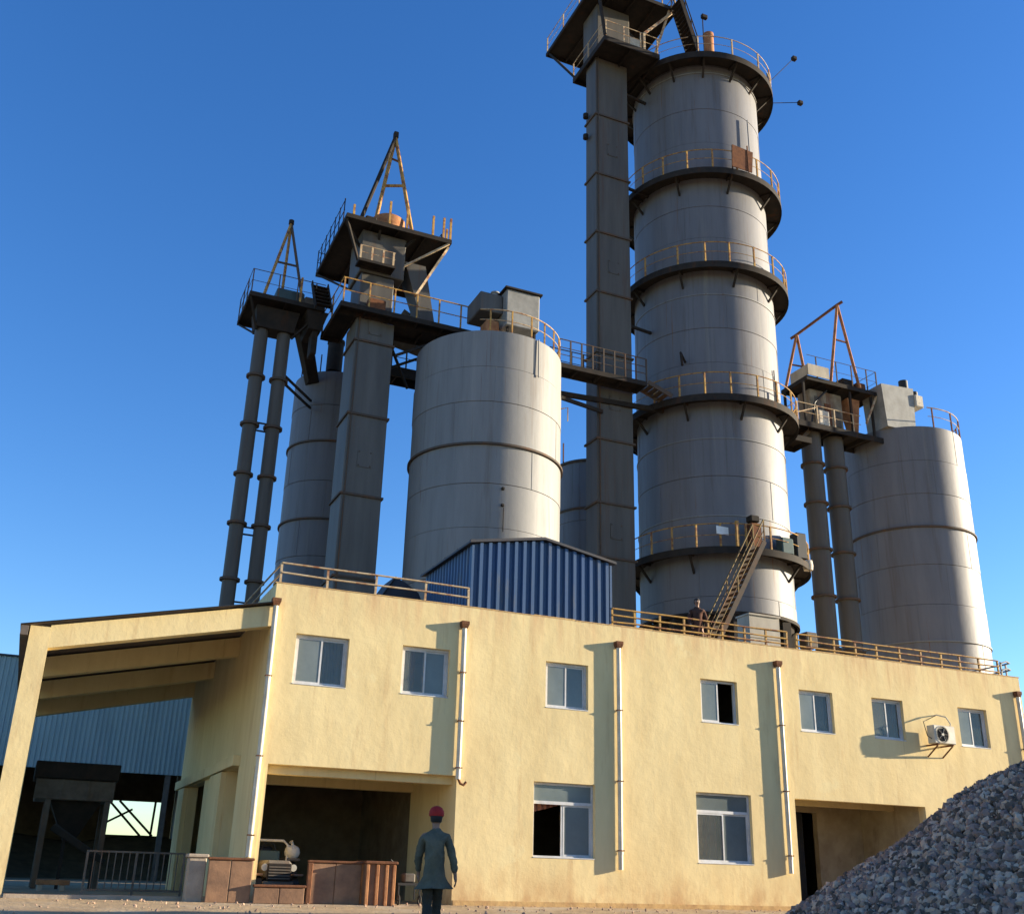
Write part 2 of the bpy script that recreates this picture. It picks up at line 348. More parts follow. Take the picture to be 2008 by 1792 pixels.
# ------------------------------------------------------------------ downpipes
def downpipe(x, ztop, zbot, label, elbow=False):
    t = thing('downpipe', label, 'downpipe', (x, 0, 0), 'rain downpipes on the yellow wall')
    y = -.078
    pts = [(x, y, ztop), (x + .004, y, (ztop + zbot) / 2 + .4), (x - .003, y, zbot)]
    T(pts, .058, 12).build('pipe', 'white_pipe', t, smooth=True)
    for z in [ztop - (ztop - zbot) * k for k in (.30, .62, .93)]:
        MB().lathe([(.058, z - .03), (.066, z - .03), (.066, z + .03), (.058, z + .03)], x, y, 12).build('coupling', 'white_pipe', t, smooth=True)
    for z in [ztop - (ztop - zbot) * k for k in (.28, .60, .90)]:
        mb = MB().bar((x, y, z - .1), (x, -.003, z - .1), .03, .03); mb.box((x - .07, y - .07, z - .112), (x + .07, y + .04, z - .088))
        mb.build('bracket', 'rust', t)
    h = MB(); a, b = .095, .065
    h.add([(x - b, y - b, ztop - .02), (x + b, y - b, ztop - .02), (x + b, y + b, ztop - .02), (x - b, y + b, ztop - .02),
           (x - a, y - a, ztop + .07), (x + a, y - a, ztop + .07), (x + a, y + a, ztop + .07), (x - a, y + a, ztop + .07),
           (x - a, y - a, ztop + .14), (x + a, y - a, ztop + .14), (x + a, y + a, ztop + .14), (x - a, y + a, ztop + .14)],
          [(0, 1, 5, 4), (1, 2, 6, 5), (2, 3, 7, 6), (3, 0, 4, 7), (4, 5, 9, 8), (5, 6, 10, 9), (6, 7, 11, 10), (7, 4, 8, 11), (0, 3, 2, 1), (8, 9, 10, 11)])
    h.build('hopper', 'rust', t)
    if elbow:
        T([(x, y, zbot + .02), (x + .06, y, zbot - .09), (x + .14, y, zbot - .12), (x + .2, y, zbot - .05)], .03, 8).build('elbow', 'rust', t, smooth=True)
    return t
downpipe(.02, 6.08, .84, 'white rain downpipe with rusty hopper at the building corner beside the canopy')
downpipe(4.52, 6.08, 2.62, 'short white downpipe ending with a rusty elbow above the porch corner', True)
downpipe(8.70, 6.05, .82, 'long white downpipe beside the lower window that stands half open')
downpipe(13.60, 6.05, .86, 'long white downpipe beside the open-fronted porch near the gravel heap')
downpipe(22.38, 6.02, .9, 'white downpipe at the far end of the yellow wall beyond the air conditioner')

# ------------------------------------------------------------------ air conditioner
ac = thing('air_conditioner_unit', 'cream outdoor air conditioner unit with round fan bracketed on the yellow wall', 'air conditioner', (18.92, 0, 4.3))
ax0, ax1, az0, az1, ay = 18.52, 19.30, 4.36, 4.86, -.46
BB((ax0, ay, az0), (ax1, ay + .28, az1), .02).build('casing', 'ac_white', ac)
cx, cz = ax0 + .30, (az0 + az1) / 2
def disc_y(cx, y, cz, r, n=24):
    return [(cx + r * math.cos(2 * math.pi * k / n), y, cz + r * math.sin(2 * math.pi * k / n)) for k in range(n)]
mb = MB(); mb.add(disc_y(cx, ay - .004, cz, .215), [tuple(range(24))]); mb.build('fan_recess', 'black', ac)
for r in (.228, .16, .10):
    T(disc_y(cx, ay - .014, cz, r), .007, 6, True).build('fan_guard', 'ac_white' if r > .2 else 'dark_steel', ac, smooth=True)
for k in range(5):
    t_ = 2 * math.pi * k / 5; bar((cx + .03 * math.cos(t_), ay - .008, cz + .03 * math.sin(t_)), (cx + .18 * math.cos(t_), ay - .008, cz + .18 * math.sin(t_)), .045, .006).build('fan_blade', 'galv', ac)
mb = MB(); mb.add(disc_y(cx, ay - .02, cz, .045, 16) + disc_y(cx, ay - .003, cz, .045, 16), [tuple(range(16))] + [(k, (k + 1) % 16, 16 + (k + 1) % 16, 16 + k) for k in range(16)])
mb.build('fan_hub', 'ac_white', ac)
for xx in (ax0 + .12, ax1 - .12):
    MB().bar((xx, -.002, az0 - .025), (xx, ay, az0 - .025), .04, .04).bar((xx, -.003, az0 - .33), (xx, ay + .04, az0 - .05), .03, .03).build('bracket', 'rust', ac)
T([(ax1 - .02, ay + .14, az1 - .05), (ax1 + .02, ay + .16, az1 + .1), (ax1 - .12, -.3, az1 + .27), (ax1 - .28, -.12, az1 + .34), (ax1 - .3, 0.0, az1 + .33)], .018, 8).build('refrigerant_hose', 'sack', ac, smooth=True)
T([(ax0 + .05, ay + .1, az0 + .1), (ax0 - .1, -.3, az0 + .2), (ax0 - .1, -.2, az1 + .1), (ax1 - .3, -.1, az1 + .32)], .012, 6).build('refrigerant_hose', 'black', ac, smooth=True)

# ------------------------------------------------------------------ canopy (lean-to)
CAN = thing('lean_to_canopy', 'yellow concrete lean-to canopy with sloping beams at the end of the building', 'canopy', (-2.3, 0, 0))
zin, zout = 5.62, 4.66
def cbeam(y0, y1):
    mb = MB(); xo, xi = -4.45, -.004
    mb.add([(xo, y0, zout), (xi, y0, zin), (xi, y0, zin + .46), (xo, y0, zout + .46), (xo, y1, zout), (xi, y1, zin), (xi, y1, zin + .46), (xo, y1, zout + .46)],
           [(0, 1, 2, 3), (7, 6, 5, 4), (0, 4, 5, 1), (1, 5, 6, 2), (2, 6, 7, 3), (3, 7, 4, 0)])
    return mb
for y in (0.0, 3.9, 7.8, 11.6):
    cbeam(y + .003, y + .35).build('beam', 'plaster', CAN)
    B((-4.83, y, -.3), (-4.44, y + .40, zout + .42)).build('column', 'plaster', CAN)
# roof boards / corrugated roof sheets on the beams (rows of sheets)
for k in range(6):
    mb = MB(); y0 = -.14 + k * 2.06; n = 24
    for i in range(n + 1):
        y = y0 + 2.05 * i / n; dz = .025 * (1 if (i // 1) % 2 else 0)
        for x, z in ((-5.02, zout + .39), (.0 - .005, zin + .50)):
            mb.v += [(x, y, z + dz), (x, y, z + dz + .015)]
        if i:
            a = 4 * (i - 1); b = 4 * i
            mb.f += [(a, b, b + 2, a + 2), (a + 1, a + 3, b + 3, b + 1), (a, a + 1, b + 1, b), (a + 2, b + 2, b + 3, a + 3)]
    mb.build('roof_sheet', 'roofing', CAN)
B((-5.0, -.12, zout + .20), (-4.86, 12.2, zout + .385)).build('fascia', 'roofing', CAN)
for y in (2.0, 5.9, 9.8):
    cb = cbeam(y, y + .08); cb.v = [(a, b, c + .3 if i in (0, 1, 4, 5) else c) for i, (a, b, c) in enumerate(cb.v)]
    cb.build('purlin', 'dark_steel', CAN)

# ------------------------------------------------------------------ roof railings
def railing(label, xs, y, zb, zt, bars, m, r=.022, ends=()):
    t = thing('roof_railing', label, 'railing', (xs[0], y, ZP))
    for x in xs:
        j = random.uniform(-.02, .02)
        MB().bar((x, y, zb), (x + j, y, zt), .05, .05).build('post', m, t)
    for z in bars:
        pts = []
        for i, x in enumerate(xs): pts.append((x, y - .03, z + random.uniform(-.012, .012)))
        T(pts, r, 8).build('rail', m, t, smooth=True)
    for p, q in ends: T([p, q], r, 8).build('rail', m, t, smooth=True)
    return t
zc = ZP + .03
railing('rusty two-bar roof railing between the canopy end and the blue roof hut', [-.16 + .25, 1.17, 2.32, 3.55, 4.66], .10, zc, 7.10, (7.09, 6.86), 'rail_pale', ends=[((.09, .1, 7.09), (.09, 5, 7.09)), ((.09, .1, 6.86), (.09, 5, 6.86))])
railing('yellow three-bar roof railing right of the blue roof hut', [8.62, 9.3, 10.04, 10.78, 11.54, 11.98, 12.71, 13.4, 14.1], .10, zc, 7.08, (7.07, 6.89, 6.73), 'rail_yellow')
railing('yellow three-bar roof railing in front of the far silo', [14.42, 14.91, 15.72, 16.49, 17.25, 18.1, 18.89, 19.67, 20.41, 21.18, 21.95], .10, zc, 7.07, (7.06, 6.89, 6.73), 'rail_yellow')
t = thing('roof_railing', 'bent grey pipe railing at the far corner of the roof', 'railing', (22.4, .1, ZP))
for z in (7.05, 6.84):
    T([(22.05, .07, z - .05), (22.3, .08, z + .03), (22.45, .1, z), (22.52, .4, z), (22.55, 3, z)], .025, 8).build('rail', 'galv', t, smooth=True)
for x, y in ((22.07, .1), (22.5, .3), (22.55, 3)): bar((x, y, zc), (x, y, 7.05), .045).build('post', 'galv', t)

# ------------------------------------------------------------------ blue hut on the roof
HUT = thing('roof_hut', 'blue corrugated steel hut with low gable roof standing on the building roof', 'hut', (6.65, 1.9, ZR))
hx0, hx1, hy0, hy1 = 4.78, 8.54, .14, 3.6
def hz(x): return 8.24 + .34 * (1 - abs(x - 6.66) / 1.9)
def corr(mb, u0, u1, pitch, depth, P, ztop, zbot):
    """trapezoidal sheet: P(u, d, z) maps to space"""
    us = []; u = u0
    prof = [(0, 0), (.42, 0), (.52, 1), (.88, 1), (.98, 0)]
    while u < u1 - 1e-6:
        for f, d in prof:
            uu = u + f * pitch
            if uu <= u1 + 1e-6: us.append((min(uu, u1), d))
        u += pitch
    if us[-1][0] < u1 - .004: us.append((u1, 0))
    k0 = len(mb.v)
    for uu, d in us: mb.v += [P(uu, d * depth, zbot), P(uu, d * depth, ztop(uu))]
    for i in range(1, len(us)): a = k0 + 2 * (i - 1); mb.f.append((a, a + 2, a + 3, a + 1))
    return mb
n = 4; wdt = (hx1 - hx0) / n
for i in range(n):
    a = hx0 + i * wdt
    corr(MB(), a, a + wdt - .003, wdt / 4, .085, lambda u, d, z: (u, hy0 - d, z), hz, ZR + .05).build('wall_panel', 'blue_sheet', HUT)
n2 = 4; w2 = (hy1 - hy0) / n2
for i in range(n2):
    a = hy0 + i * w2
    corr(MB(), a + .002, a + w2 - .003, w2 / 4, .045, lambda u, d, z: (hx0 - .002 - d, u, z), lambda u: 8.24, ZR + .05).build('wall_panel', 'blue_sheet', HUT)
    corr(MB(), a + .002, a + w2 - .003, w2 / 4, .045, lambda u, d, z: (hx1 + .002 + d, u, z), lambda u: 8.24, ZR + .05).build('wall_panel', 'blue_sheet', HUT)
B((hx0 + .05, hy1 - .02, ZR + .05), (hx1 - .05, hy1, 8.2)).build('wall_panel', 'blue_sheet', HUT)
for x0, x1, za, zb in ((4.62, 6.66, 8.235, 8.60), (6.66, 8.72, 8.60, 8.235)):
    mb = MB(); mb.add([(x0, .0, za), (x1, .0, zb), (x1, 3.75, zb), (x0, 3.75, za), (x0, .0, za + .05), (x1, .0, zb + .05), (x1, 3.75, zb + .05), (x0, 3.75, za + .05)],
                      [(0, 3, 2, 1), (4, 5, 6, 7), (0, 1, 5, 4), (1, 2, 6, 5), (2, 3, 7, 6), (3, 0, 4, 7)])
    mb.build('roof_sheet', 'blue_roof', HUT)
    mb = MB()
    for k in range(5):
        y = .05 + k * .9; mb.bar((x0, y, za + .06), (x1, y, zb + .06), .05, .03)
    mb.build('roof_rib', 'blue_roof', HUT)
for x in (hx0 - .05, hx1 + .05): B((x - .03, hy0 - .06, ZR + .02), (x + .03, hy0, 8.2)).build('corner_trim', 'blue_sheet', HUT)
# dark covered drive next to the hut
dv = thing('drive_cover', 'dark blue slanted machine cover behind the roof railing beside the hut', 'machine cover', (4.0, 3.9, ZR))
mb = MB(); pr = [(3.40, ZR), (3.42, 7.4), (3.86, 8.12), (4.18, 7.98), (4.55, 7.75), (4.68, 7.5), (4.70, ZR)]
k = len(pr); mb.add([(x, 3.62, z) for x, z in pr] + [(x, 4.8, z) for x, z in pr], [tuple(range(k)), tuple(range(2 * k - 1, k - 1, -1))] + [(i, (i + 1) % k, k + (i + 1) % k, k + i) for i in range(k)])
mb.build('cover', 'blue_roof', dv)
for z in (7.0, 7.35): bar((3.40, 3.6, z), (4.71, 3.6, z - .05), .05, .03).build('rib', 'dark_steel', dv)
bar((3.46, 3.59, 7.42), (3.88, 3.59, 8.10), .06, .03).build('rib', 'dark_steel', dv)

# ------------------------------------------------------------------ generic plant pieces
def shell(parent, cx, cy, r, levels, m='steel', n=72, groove=True):
    for i in range(len(levels) - 1):
        z0, z1 = levels[i], levels[i + 1]; rr = r - (.014 if i % 2 else 0)
        mb = MB().lathe([(rr - .03, z0), (rr, z0 + .012), (rr, z1 - .012), (rr - .03, z1)], cx, cy, n)
        for k in range(4):                                        # upright weld seams, staggered from course to course
            t = -2.9 + k * math.pi / 2 + (i % 3) * .52; c, s_ = math.cos(t), math.sin(t)
            mb.bar((cx + (rr + .001) * c, cy + (rr + .001) * s_, z0 + .01), (cx + (rr + .001) * c, cy + (rr + .001) * s_, z1 - .01), .022, .014)
        mb.build('shell_course', m, parent, smooth=True)
def band(parent, cx, cy, r, z, w=.10, p=.09, m='flange', name='ring_band', n=72):
    MB().lathe([(r - .02, z - w / 2), (r + p, z - w / 2), (r + p, z + w / 2), (r - .02, z + w / 2)], cx, cy, n).build(name, m, parent, smooth=True)
def ring_platform(parent, cx, cy, ri, ro, z, posts, a0=0, a1=2 * math.pi, m='rail_yellow', h=1.05, thick=.16, nb=9, bl=.9, mid=True, deck='dark_steel', rail=True):
    n = 72; full = a1 - a0 > 6.28
    pl = MB().lathe([(ri - .05, z - .05), (ro - .01, z - .05), (ro - .01, z - thick), (ro, z - thick), (ro, z + .03), (ro - .02, z + .03), (ro - .02, z), (ri - .05, z)], cx, cy, n, a0, a1).build('platform', deck, parent, smooth=True)
    for k in range(nb):
        t = a0 + (a1 - a0) * (k + .5) / nb; c, s = math.cos(t), math.sin(t)
        mb = MB(); mb.bar((cx + (ri - .02) * c, cy + (ri - .02) * s, z - bl), (cx + (ro - .12) * c, cy + (ro - .12) * s, z - .12), .09, .09)
        mb.bar((cx + (ri - .02) * c, cy + (ri - .02) * s, z - .10), (cx + (ro - .06) * c, cy + (ro - .06) * s, z - .10), .08, .08)
        mb.build('bracket', deck, pl)
    if rail:
        for t in posts:
            c, s = math.cos(t), math.sin(t)
            bar((cx + (ro - .05) * c, cy + (ro - .05) * s, z), (cx + (ro - .05) * c, cy + (ro - .05) * s, z + h), .07).build('post', m, pl)
        for zz in ((z + h, z + h * .52) if mid else (z + h,)):
            p = arc(cx, cy, ro - .05, zz, a0, a1, 72)
            (T(p[:-1], .025 if zz > z + h * .8 else .014, 6, True) if full else T(p, .028, 6)).build('rail', m, pl, smooth=True)
    return pl
def duct(parent, x0, x1, y0, y1, zs, m='duct', ff=.07):
    for i in range(len(zs) - 1):
        BB((x0, y0, zs[i] + .002), (x1, y1, zs[i + 1] - .002), .025).build('duct_section', m, parent)
    for i in range(2, len(zs) - 1, 2):
        zm = zs[i] + .35 * (zs[i + 1] - zs[i]); xm = (x0 + x1) / 2
        ht = B((xm - .3, y0 - .025, zm), (xm + .3, y0 - .001, zm + .7)).build('inspection_hatch', m, parent)
        for bx_ in (-.24, .24):
            for bz in (.06, .64): B((xm + bx_ - .025, y0 - .045, zm + bz - .025), (xm + bx_ + .025, y0 - .0255, zm + bz + .025)).build('bolt', 'flange', ht)
    T([(x0 + .12, y0 - .05, zs[0]), (x0 + .12, y0 - .05, zs[-1])], .028, 6).build('conduit', 'flange', parent)
    for z in zs[1:-1]:
        mb = MB(); f = ff; h = .045
        mb.box((x0 - f, y0 - f, z - h), (x1 + f, y0 - .001, z + h)); mb.box((x0 - f, y1 + .001, z - h), (x1 + f, y1 + f, z + h))
        mb.box((x0 - f, y0, z - h), (x0 - .001, y1, z + h)); mb.box((x1 + .001, y0, z - h), (x1 + f, y1, z + h))
        mb.build('flange', 'flange', parent)
def deck(parent, x0, x1, y0, y1, z, m='dark_steel', th=.16, beams=True, name='platform'):
    pl = MB().box((x0, y0, z - .03), (x1, y1, z)).build(name, m, parent)
    mb = MB().box((x0, y0, z - th), (x1, y0 + .06, z - .031)).box((x0, y1 - .06, z - th), (x1, y1, z - .031))
    mb.box((x0, y0 + .061, z - th), (x0 + .06, y1 - .061, z - .031)).box((x1 - .06, y0 + .061, z - th), (x1, y1 - .061, z - .031))
    mb.build('edge_beam', m, pl)
    if beams:
        k = max(1, int((x1 - x0) / 1.1))
        for i in range(1, k): 
            xx = x0 + (x1 - x0) * i / k; B((xx - .035, y0 + .062, z - th + .02), (xx + .035, y1 - .062, z - .032)).build('joist', m, pl)
    return pl
def rails(pl, pts, z, posts, m='rail_yellow', h=1.05, r=.025, mids=(.5,), w=.06):
    """pts: plan polyline; posts: list of plan points"""
    for x, y in posts: bar((x, y, z), (x, y, z + h), w).build('post', m, pl)
    for f in (1.0,) + tuple(mids): T([(x, y, z + h * f) for x, y in pts], r if f == 1 else r * .7, 6).build('rail', m, pl, smooth=True)
def stair(parent, p, q, w, side, m='dark_steel', rm='rail_yellow', rail=True, n=None):
    """stair flight from p (bottom) to q (top), width vector side"""
    p = Vector(p); q = Vector(q); s = Vector(side).normalized() * w
    st = MB().bar(p, q, .05, .2).bar(p + s, q + s, .05, .2).build('stair_flight', m, parent)
    n = n or max(4, int(abs(q.z - p.z) / .22)); d = (q - p); fw = Vector((d.x, d.y, 0)).normalized() * .13
    for k in range(1, n):
        c = p + d * (k / n); mb = MB()
        mb.add([c - fw, c + fw, c + fw + s, c - fw + s, c - fw - Vector((0, 0, .03)), c + fw - Vector((0, 0, .03)), c + fw + s - Vector((0, 0, .03)), c - fw + s - Vector((0, 0, .03))],
               [(0, 1, 2, 3), (7, 6, 5, 4), (0, 4, 5, 1), (1, 5, 6, 2), (2, 6, 7, 3), (3, 7, 4, 0)])
        mb.build('tread', m, st)
    if rail:
        for off in (Vector((0, 0, 0)), s):
            T([p + off + Vector((0, 0, .95)), q + off + Vector((0, 0, .95))], .03, 6).build('handrail', rm, st, smooth=True)
            T([p + off + Vector((0, 0, .5)), q + off + Vector((0, 0, .5))], .018, 6).build('handrail', rm, st, smooth=True)
            for k in range(4):
                c = p + d * (k / 3) + off; bar(c, c + Vector((0, 0, .95)), .045).build('post', rm, st)
    return st

# ------------------------------------------------------------------ lime kiln
KX, KY, KR = 23.0, 16.09, 3.48
KIL = thing('lime_kiln', 'tall grey steel lime kiln tower ringed by dark walkways with yellow railings', 'kiln', (KX, KY, 0))
shell(KIL, KX, KY, KR, [11.1, 11.86, 13.9, 15.45, 17.3, 19.1, 21.05, 22.9, 24.7, 26.5, 27.95], 'steel_kiln')
shell(KIL, KX, KY, KR - .06, [27.95, 29.7, 31.5, 33.3], 'steel_kiln')
shell(KIL, KX, KY, KR - .14, [33.3, 35.4, 37.5, 39.8, 40.36], 'steel_kiln')
band(KIL, KX, KY, KR, 15.45, .05, .03, 'steel'); band(KIL, KX, KY, KR, 19.1, .05, .03, 'steel'); band(KIL, KX, KY, KR, 26.5, .05, .03, 'steel')
band(KIL, KX, KY, KR - .14, 39.8, .06, .05, 'steel'); band(KIL, KX, KY, KR, 11.12, .14, .10, 'dark_steel')
# top cover and low cone under the shell
MB().lathe([(KR - .1, 40.26), (KR - .6, 40.5), (1.2, 41.0), (0.01, 41.05)], KX, KY, 48).build('top_cover', 'dark_steel', KIL, smooth=True)
MB().lathe([(KR - .12, 11.05), (2.0, 8.6), (1.2, 7.6), (1.2, 6.5)], KX, KY, 40).build('discharge_cone', 'dark_steel', KIL, smooth=True)
for k in range(8):
    t = 2 * math.pi * (k + .5) / 8; bar((KX + 3.3 * math.cos(t), KY + 3.3 * math.sin(t), -.2), (KX + 3.3 * math.cos(t), KY + 3.3 * math.sin(t), 11.05), .42).build('leg', 'dark_steel', KIL)
bw = -math.pi / 2 - .1
def pa(*degs): return [R(d) for d in degs]
ring_platform(KIL, KX, KY, KR - .14, 4.26, 40.4, pa(-150, -120, -95, -70, -50, -30, -12, 8, 28, 50, 80, 110, 140), thick=.34, h=1.05, m='rail_pale', nb=14)
P2 = ring_platform(KIL, KX, KY, KR - .06, 4.24, 33.2, pa(-165, -148, -131, -114, -97, -80, -63, -46, -29, -12, 5, 25, 50, 90, 130, 165), thick=.3, h=1.1)
P3 = ring_platform(KIL, KX, KY, KR, 4.22, 27.85, pa(-165, -140, -122, -106, -88, -70, -53, -36, -20, -4, 20, 50, 90, 130, 165), thick=.3, h=1.1)
P4 = ring_platform(KIL, KX, KY, KR, 4.22, 20.95, pa(-160, -142, -126, -110, -92, -76, -58, -40, -24, -8, 10, 50, 90, 130, 165), thick=.3, h=1.1)
P5 = ring_platform(KIL, KX, KY, KR, 4.24, 13.8, pa(-165, -150, -135, -121, -106, -90, -60, -45, -30, -15, 0, 20, 50, 90, 130), thick=.28, h=1.05, m='rail_yellow')
# boards leaning on the second walkway railing
mb = MB().bar((22.28, 12.02, 33.2), (22.36, 12.04, 34.75), .05, .05).bar((23.1, 11.80, 33.2), (23.1, 11.82, 34.8), .05, .05)
mb.add([(22.15, 11.84, 33.3), (23.3, 11.80, 33.25), (23.42, 11.80, 34.5), (22.22, 11.84, 34.62), (22.15, 11.88, 33.3), (23.3, 11.84, 33.25), (23.42, 11.84, 34.5), (22.22, 11.88, 34.62)],
       [(0, 1, 2, 3), (7, 6, 5, 4), (0, 4, 5, 1), (1, 5, 6, 2), (2, 6, 7, 3), (3, 7, 4, 0)])
mb.build('shield_plate', 'rust', KIL)
p = arc(KX, KY, 4.13, 33.22, R(-48), R(-28), 8); mb = MB()
for i, q in enumerate(p):
    mb.v += [q, (q[0], q[1], q[2] + .75)]
    if i: mb.f.append((2 * i - 2, 2 * i, 2 * i + 1, 2 * i - 1))
mb.build('shield_plate', 'rust_orange', KIL)
# vent stub, floodlight and lamp arms at the top
MB().lathe([(.28, 40.4), (.28, 43.4), (.30, 43.4), (.30, 43.6), (.01, 43.62)], 22.7, 14.0, 20).build('vent_pipe', 'rust_orange', KIL, smooth=True)
for p0, p1 in (((26.7, 14.0, 40.45), (28.5, 13.8, 41.0)), ((26.2, 13.6, 41.3), (28.0, 13.4, 43.6))):
    lp = T([p0, p1], .02, 6).build('lamp_arm', 'dark_steel', KIL, smooth=True)
    q = p1; BB((q[0] - .14, q[1] - .12, q[2] - .16), (q[0] + .14, q[1] + .12, q[2] + .08), .03).build('lamp_head', 'dark_steel', lp)
bar((26.2, 13.6, 40.4), (26.2, 13.6, 42.0), .05).build('lamp_post', 'dark_steel', KIL)
bar((21.6, 12.9, 40.4), (21.6, 12.9, 43.4), .04).build('lamp_post', 'dark_steel', KIL)
BB((21.5, 12.75, 43.3), (21.85, 12.95, 43.55), .03).build('lamp_head', 'dark_steel', KIL)
# conduit on the shell
T([(23.9, KY - 3.42, 35.2), (23.9, KY - 3.41, 37.3)], .035, 6).build('conduit', 'steel', KIL)
T([(24.7, KY - 3.08, 21.0), (24.7, KY - 3.09, 23.2)], .035, 6).build('conduit', 'steel', KIL)
T([(20.3, KY - 2.25, 23.0), (19.9, KY - 2.5, 23.3), (19.9, KY - 2.6, 22.6)], .06, 6).build('sampling_pipe', 'dark_steel', KIL, smooth=True)
# equipment on the lowest walkway
BB((22.05, 11.95, 13.85), (22.6, 12.3, 14.95), .04).build('stair_door_hood', 'rust', KIL)
BB((22.0, 11.85, 14.96), (22.45, 12.25, 15.25), .04).build('motor', 'dark_steel', KIL)
BB((23.7, 12.02, 13.82), (24.3, 12.5, 14.55), .04).build('cabinet', 'green_box', KIL)
BB((24.7, 12.3, 13.82), (25.25, 12.8, 15.0), .04).build('cabinet', 'black', KIL)
MB().lathe([(.01, 13.55), (.2, 13.55), (.23, 13.75), (.2, 13.98), (.01, 14.02)], 25.75, 12.95, 16).build('insulator', 'sack', KIL, smooth=True)
B((20.62, 12.44, 14.35), (21.22, 12.47, 14.7)).build('notice_plate', 'sign_white', KIL)
bar((21.45, 12.14, 13.82), (21.45, 12.14, 14.95), .12).build('gate_post', 'rail_yellow', KIL)
stair(KIL, (17.6, 11.72, 6.14), (21.95, 11.72, 13.8), .75, (0, -1, 0), m='flange', rm='stair_ochre', n=30)
for x0_, z0_ in ((26.7, 11.0),):
    BB((26.0, 13.7, 10.3), (26.6, 14.3, 11.0), .05).build('blower', 'machine', KIL)

# ------------------------------------------------------------------ kiln bucket elevator
TW = thing('bucket_elevator', 'tall square grey elevator shaft beside the kiln with a dark roofed head platform', 'elevator', (17.1, 15.3, 0), 'bucket elevators')
tx0, tx1, ty0, ty1 = 16.2, 18.05, 14.87, 15.95
duct(TW, tx0, tx1, ty0, ty1, [-.2, 4, 7, 10.2, 13.35, 15.8, 18.8, 23.1, 26.3, 29.6, 33.0, 36.6, 40.25], 'duct_dark')
for z in (25.2, 33.1, 39.0):
    bar((tx1, 15.4, z), (19.6, 15.6, z), .12).build('tie_bar', 'dark_steel', TW)
d1 = deck(TW, 15.95, 19.2, 13.45, 17.0, 40.4, th=.3)
rails(d1, [(16.0, 17.0), (16.0, 13.5), (19.2, 13.5)], 40.4, [(16.0, 17.0), (16.0, 15.3), (16.05, 13.5), (17.1, 13.5), (18.1, 13.5), (19.1, 13.5)], 'rail_pale')
BB((16.15, 14.6, 40.41), (18.1, 16.2, 43.6), .05).build('head_casing', 'duct_dark', TW)
BB((18.12, 14.7, 41.3), (18.9, 15.4, 42.3), .06).build('drive_motor', 'sack', TW)
d2 = deck(TW, 15.4, 20.3, 13.3, 19.3, 43.8, th=.22)
rails(d2, [(15.45, 19.2), (15.45, 13.35), (20.25, 13.35), (20.25, 19.2)], 43.8, [(15.45, 19.2), (15.45, 17.2), (15.45, 15.3), (15.5, 13.35), (17.0, 13.35), (18.4, 13.35), (19.4, 13.35), (20.2, 13.35), (20.25, 16)], 'rail_pale')
for p, q in (((18.3, 13.5, 41.45), (20.2, 13.4, 43.7)), ((16.0, 13.5, 40.45), (15.5, 13.4, 43.7)), ((16.0, 16.9, 40.45), (15.5, 19.1, 43.7)), ((19.0, 13.6, 40.45), (19.9, 13.45, 43.7)), ((18.3, 13.5, 40.4), (18.3, 13.5, 41.45))):
    bar(p, q, .12).build('brace', 'rail_pale' if p[0] > 17 else 'dark_steel', TW)
stair(TW, (20.9, 13.25, 40.5), (19.9, 13.25, 43.8), .8, (0, -1, 0), rm='dark_steel')
for i, z in enumerate((35.6, 36.9)): MB().lathe([(.01, z - .12), (.14, z - .12), (.14, z + .12), (.01, z + .12)], 16.05 - .05, 15.6, 10).build('sensor', 'dark_steel', TW)
mb = MB(); mb.add([(18.1, 14.7, 42.6), (18.1, 15.9, 42.6), (18.1, 15.9, 41.6), (18.1, 14.7, 41.6), (21.2, 15.2, 40.9), (21.2, 16.0, 40.9), (21.2, 16.0, 40.3), (21.2, 15.2, 40.3)],
                  [(0, 1, 2, 3), (7, 6, 5, 4), (0, 4, 5, 1), (1, 5, 6, 2), (2, 6, 7, 3), (3, 7, 4, 0)]); mb.build('feed_chute', 'dark_steel', TW)

# walkway between the middle silo and the kiln
WK = thing('walkway_bridge', 'narrow railed walkway bridge from the big silo past the elevator shaft to the kiln', 'walkway', (16, 14.2, 21.45))
wd = deck(WK, 13.6, 18.15, 13.75, 14.7, 21.5, m='dark_steel', th=.22)
rails(wd, [(13.7, 13.78), (18.1, 13.78)], 21.5, [(13.75 + .55 * k, 13.78) for k in range(9)], 'flange', h=1.15, mids=(.35, .65))
rails(wd, [(13.7, 14.68), (16.1, 14.68)], 21.5, [(14.2 + .6 * k, 14.68) for k in range(4)], 'flange', h=1.15)
stair(WK, (19.35, 13.55, 20.95), (18.2, 13.75, 21.5), .8, (0, 1, 0), m='flange', n=5, rail=False)
bar((13.9, 14.9, 20.55), (19.6, 14.75, 20.75), .16, .22).build('support_beam', 'dark_steel', WK)
bar((13.9, 14.3, 20.1), (16.4, 14.75, 20.05), .12, .16).build('support_beam', 'dark_steel', WK)

# ------------------------------------------------------------------ silos
CX, CY, CR = 11.54, 16.5, 3.28
CS = thing('storage_silo', 'big grey steel storage silo behind the blue roof hut with a box filter on top', 'silo', (CX, CY, 0), 'storage silos')
shell(CS, CX, CY, CR, [-.2, 4, 7, 9.5, 11.4, 13.35, 15.2, 16.9, 18.8, 20.4, 22.1])
band(CS, CX, CY, CR, 16.9, .09, .10)
MB().lathe([(CR - .02, 22.09), (CR - .4, 22.2), (.01, 22.9)], CX, CY, 60).build('roof', 'steel', CS, smooth=True)
t0, t1 = R(-120), R(40)
for d in (-112, -95, -78, -64, -50, -36, -22, -6, 12, 32): 
    c, s = math.cos(R(d)), math.sin(R(d)); bar((CX + (CR - .08) * c, CY + (CR - .08) * s, 22.1), (CX + (CR - .08) * c, CY + (CR - .08) * s, 23.15), .06).build('post', 'rail_yellow', CS)
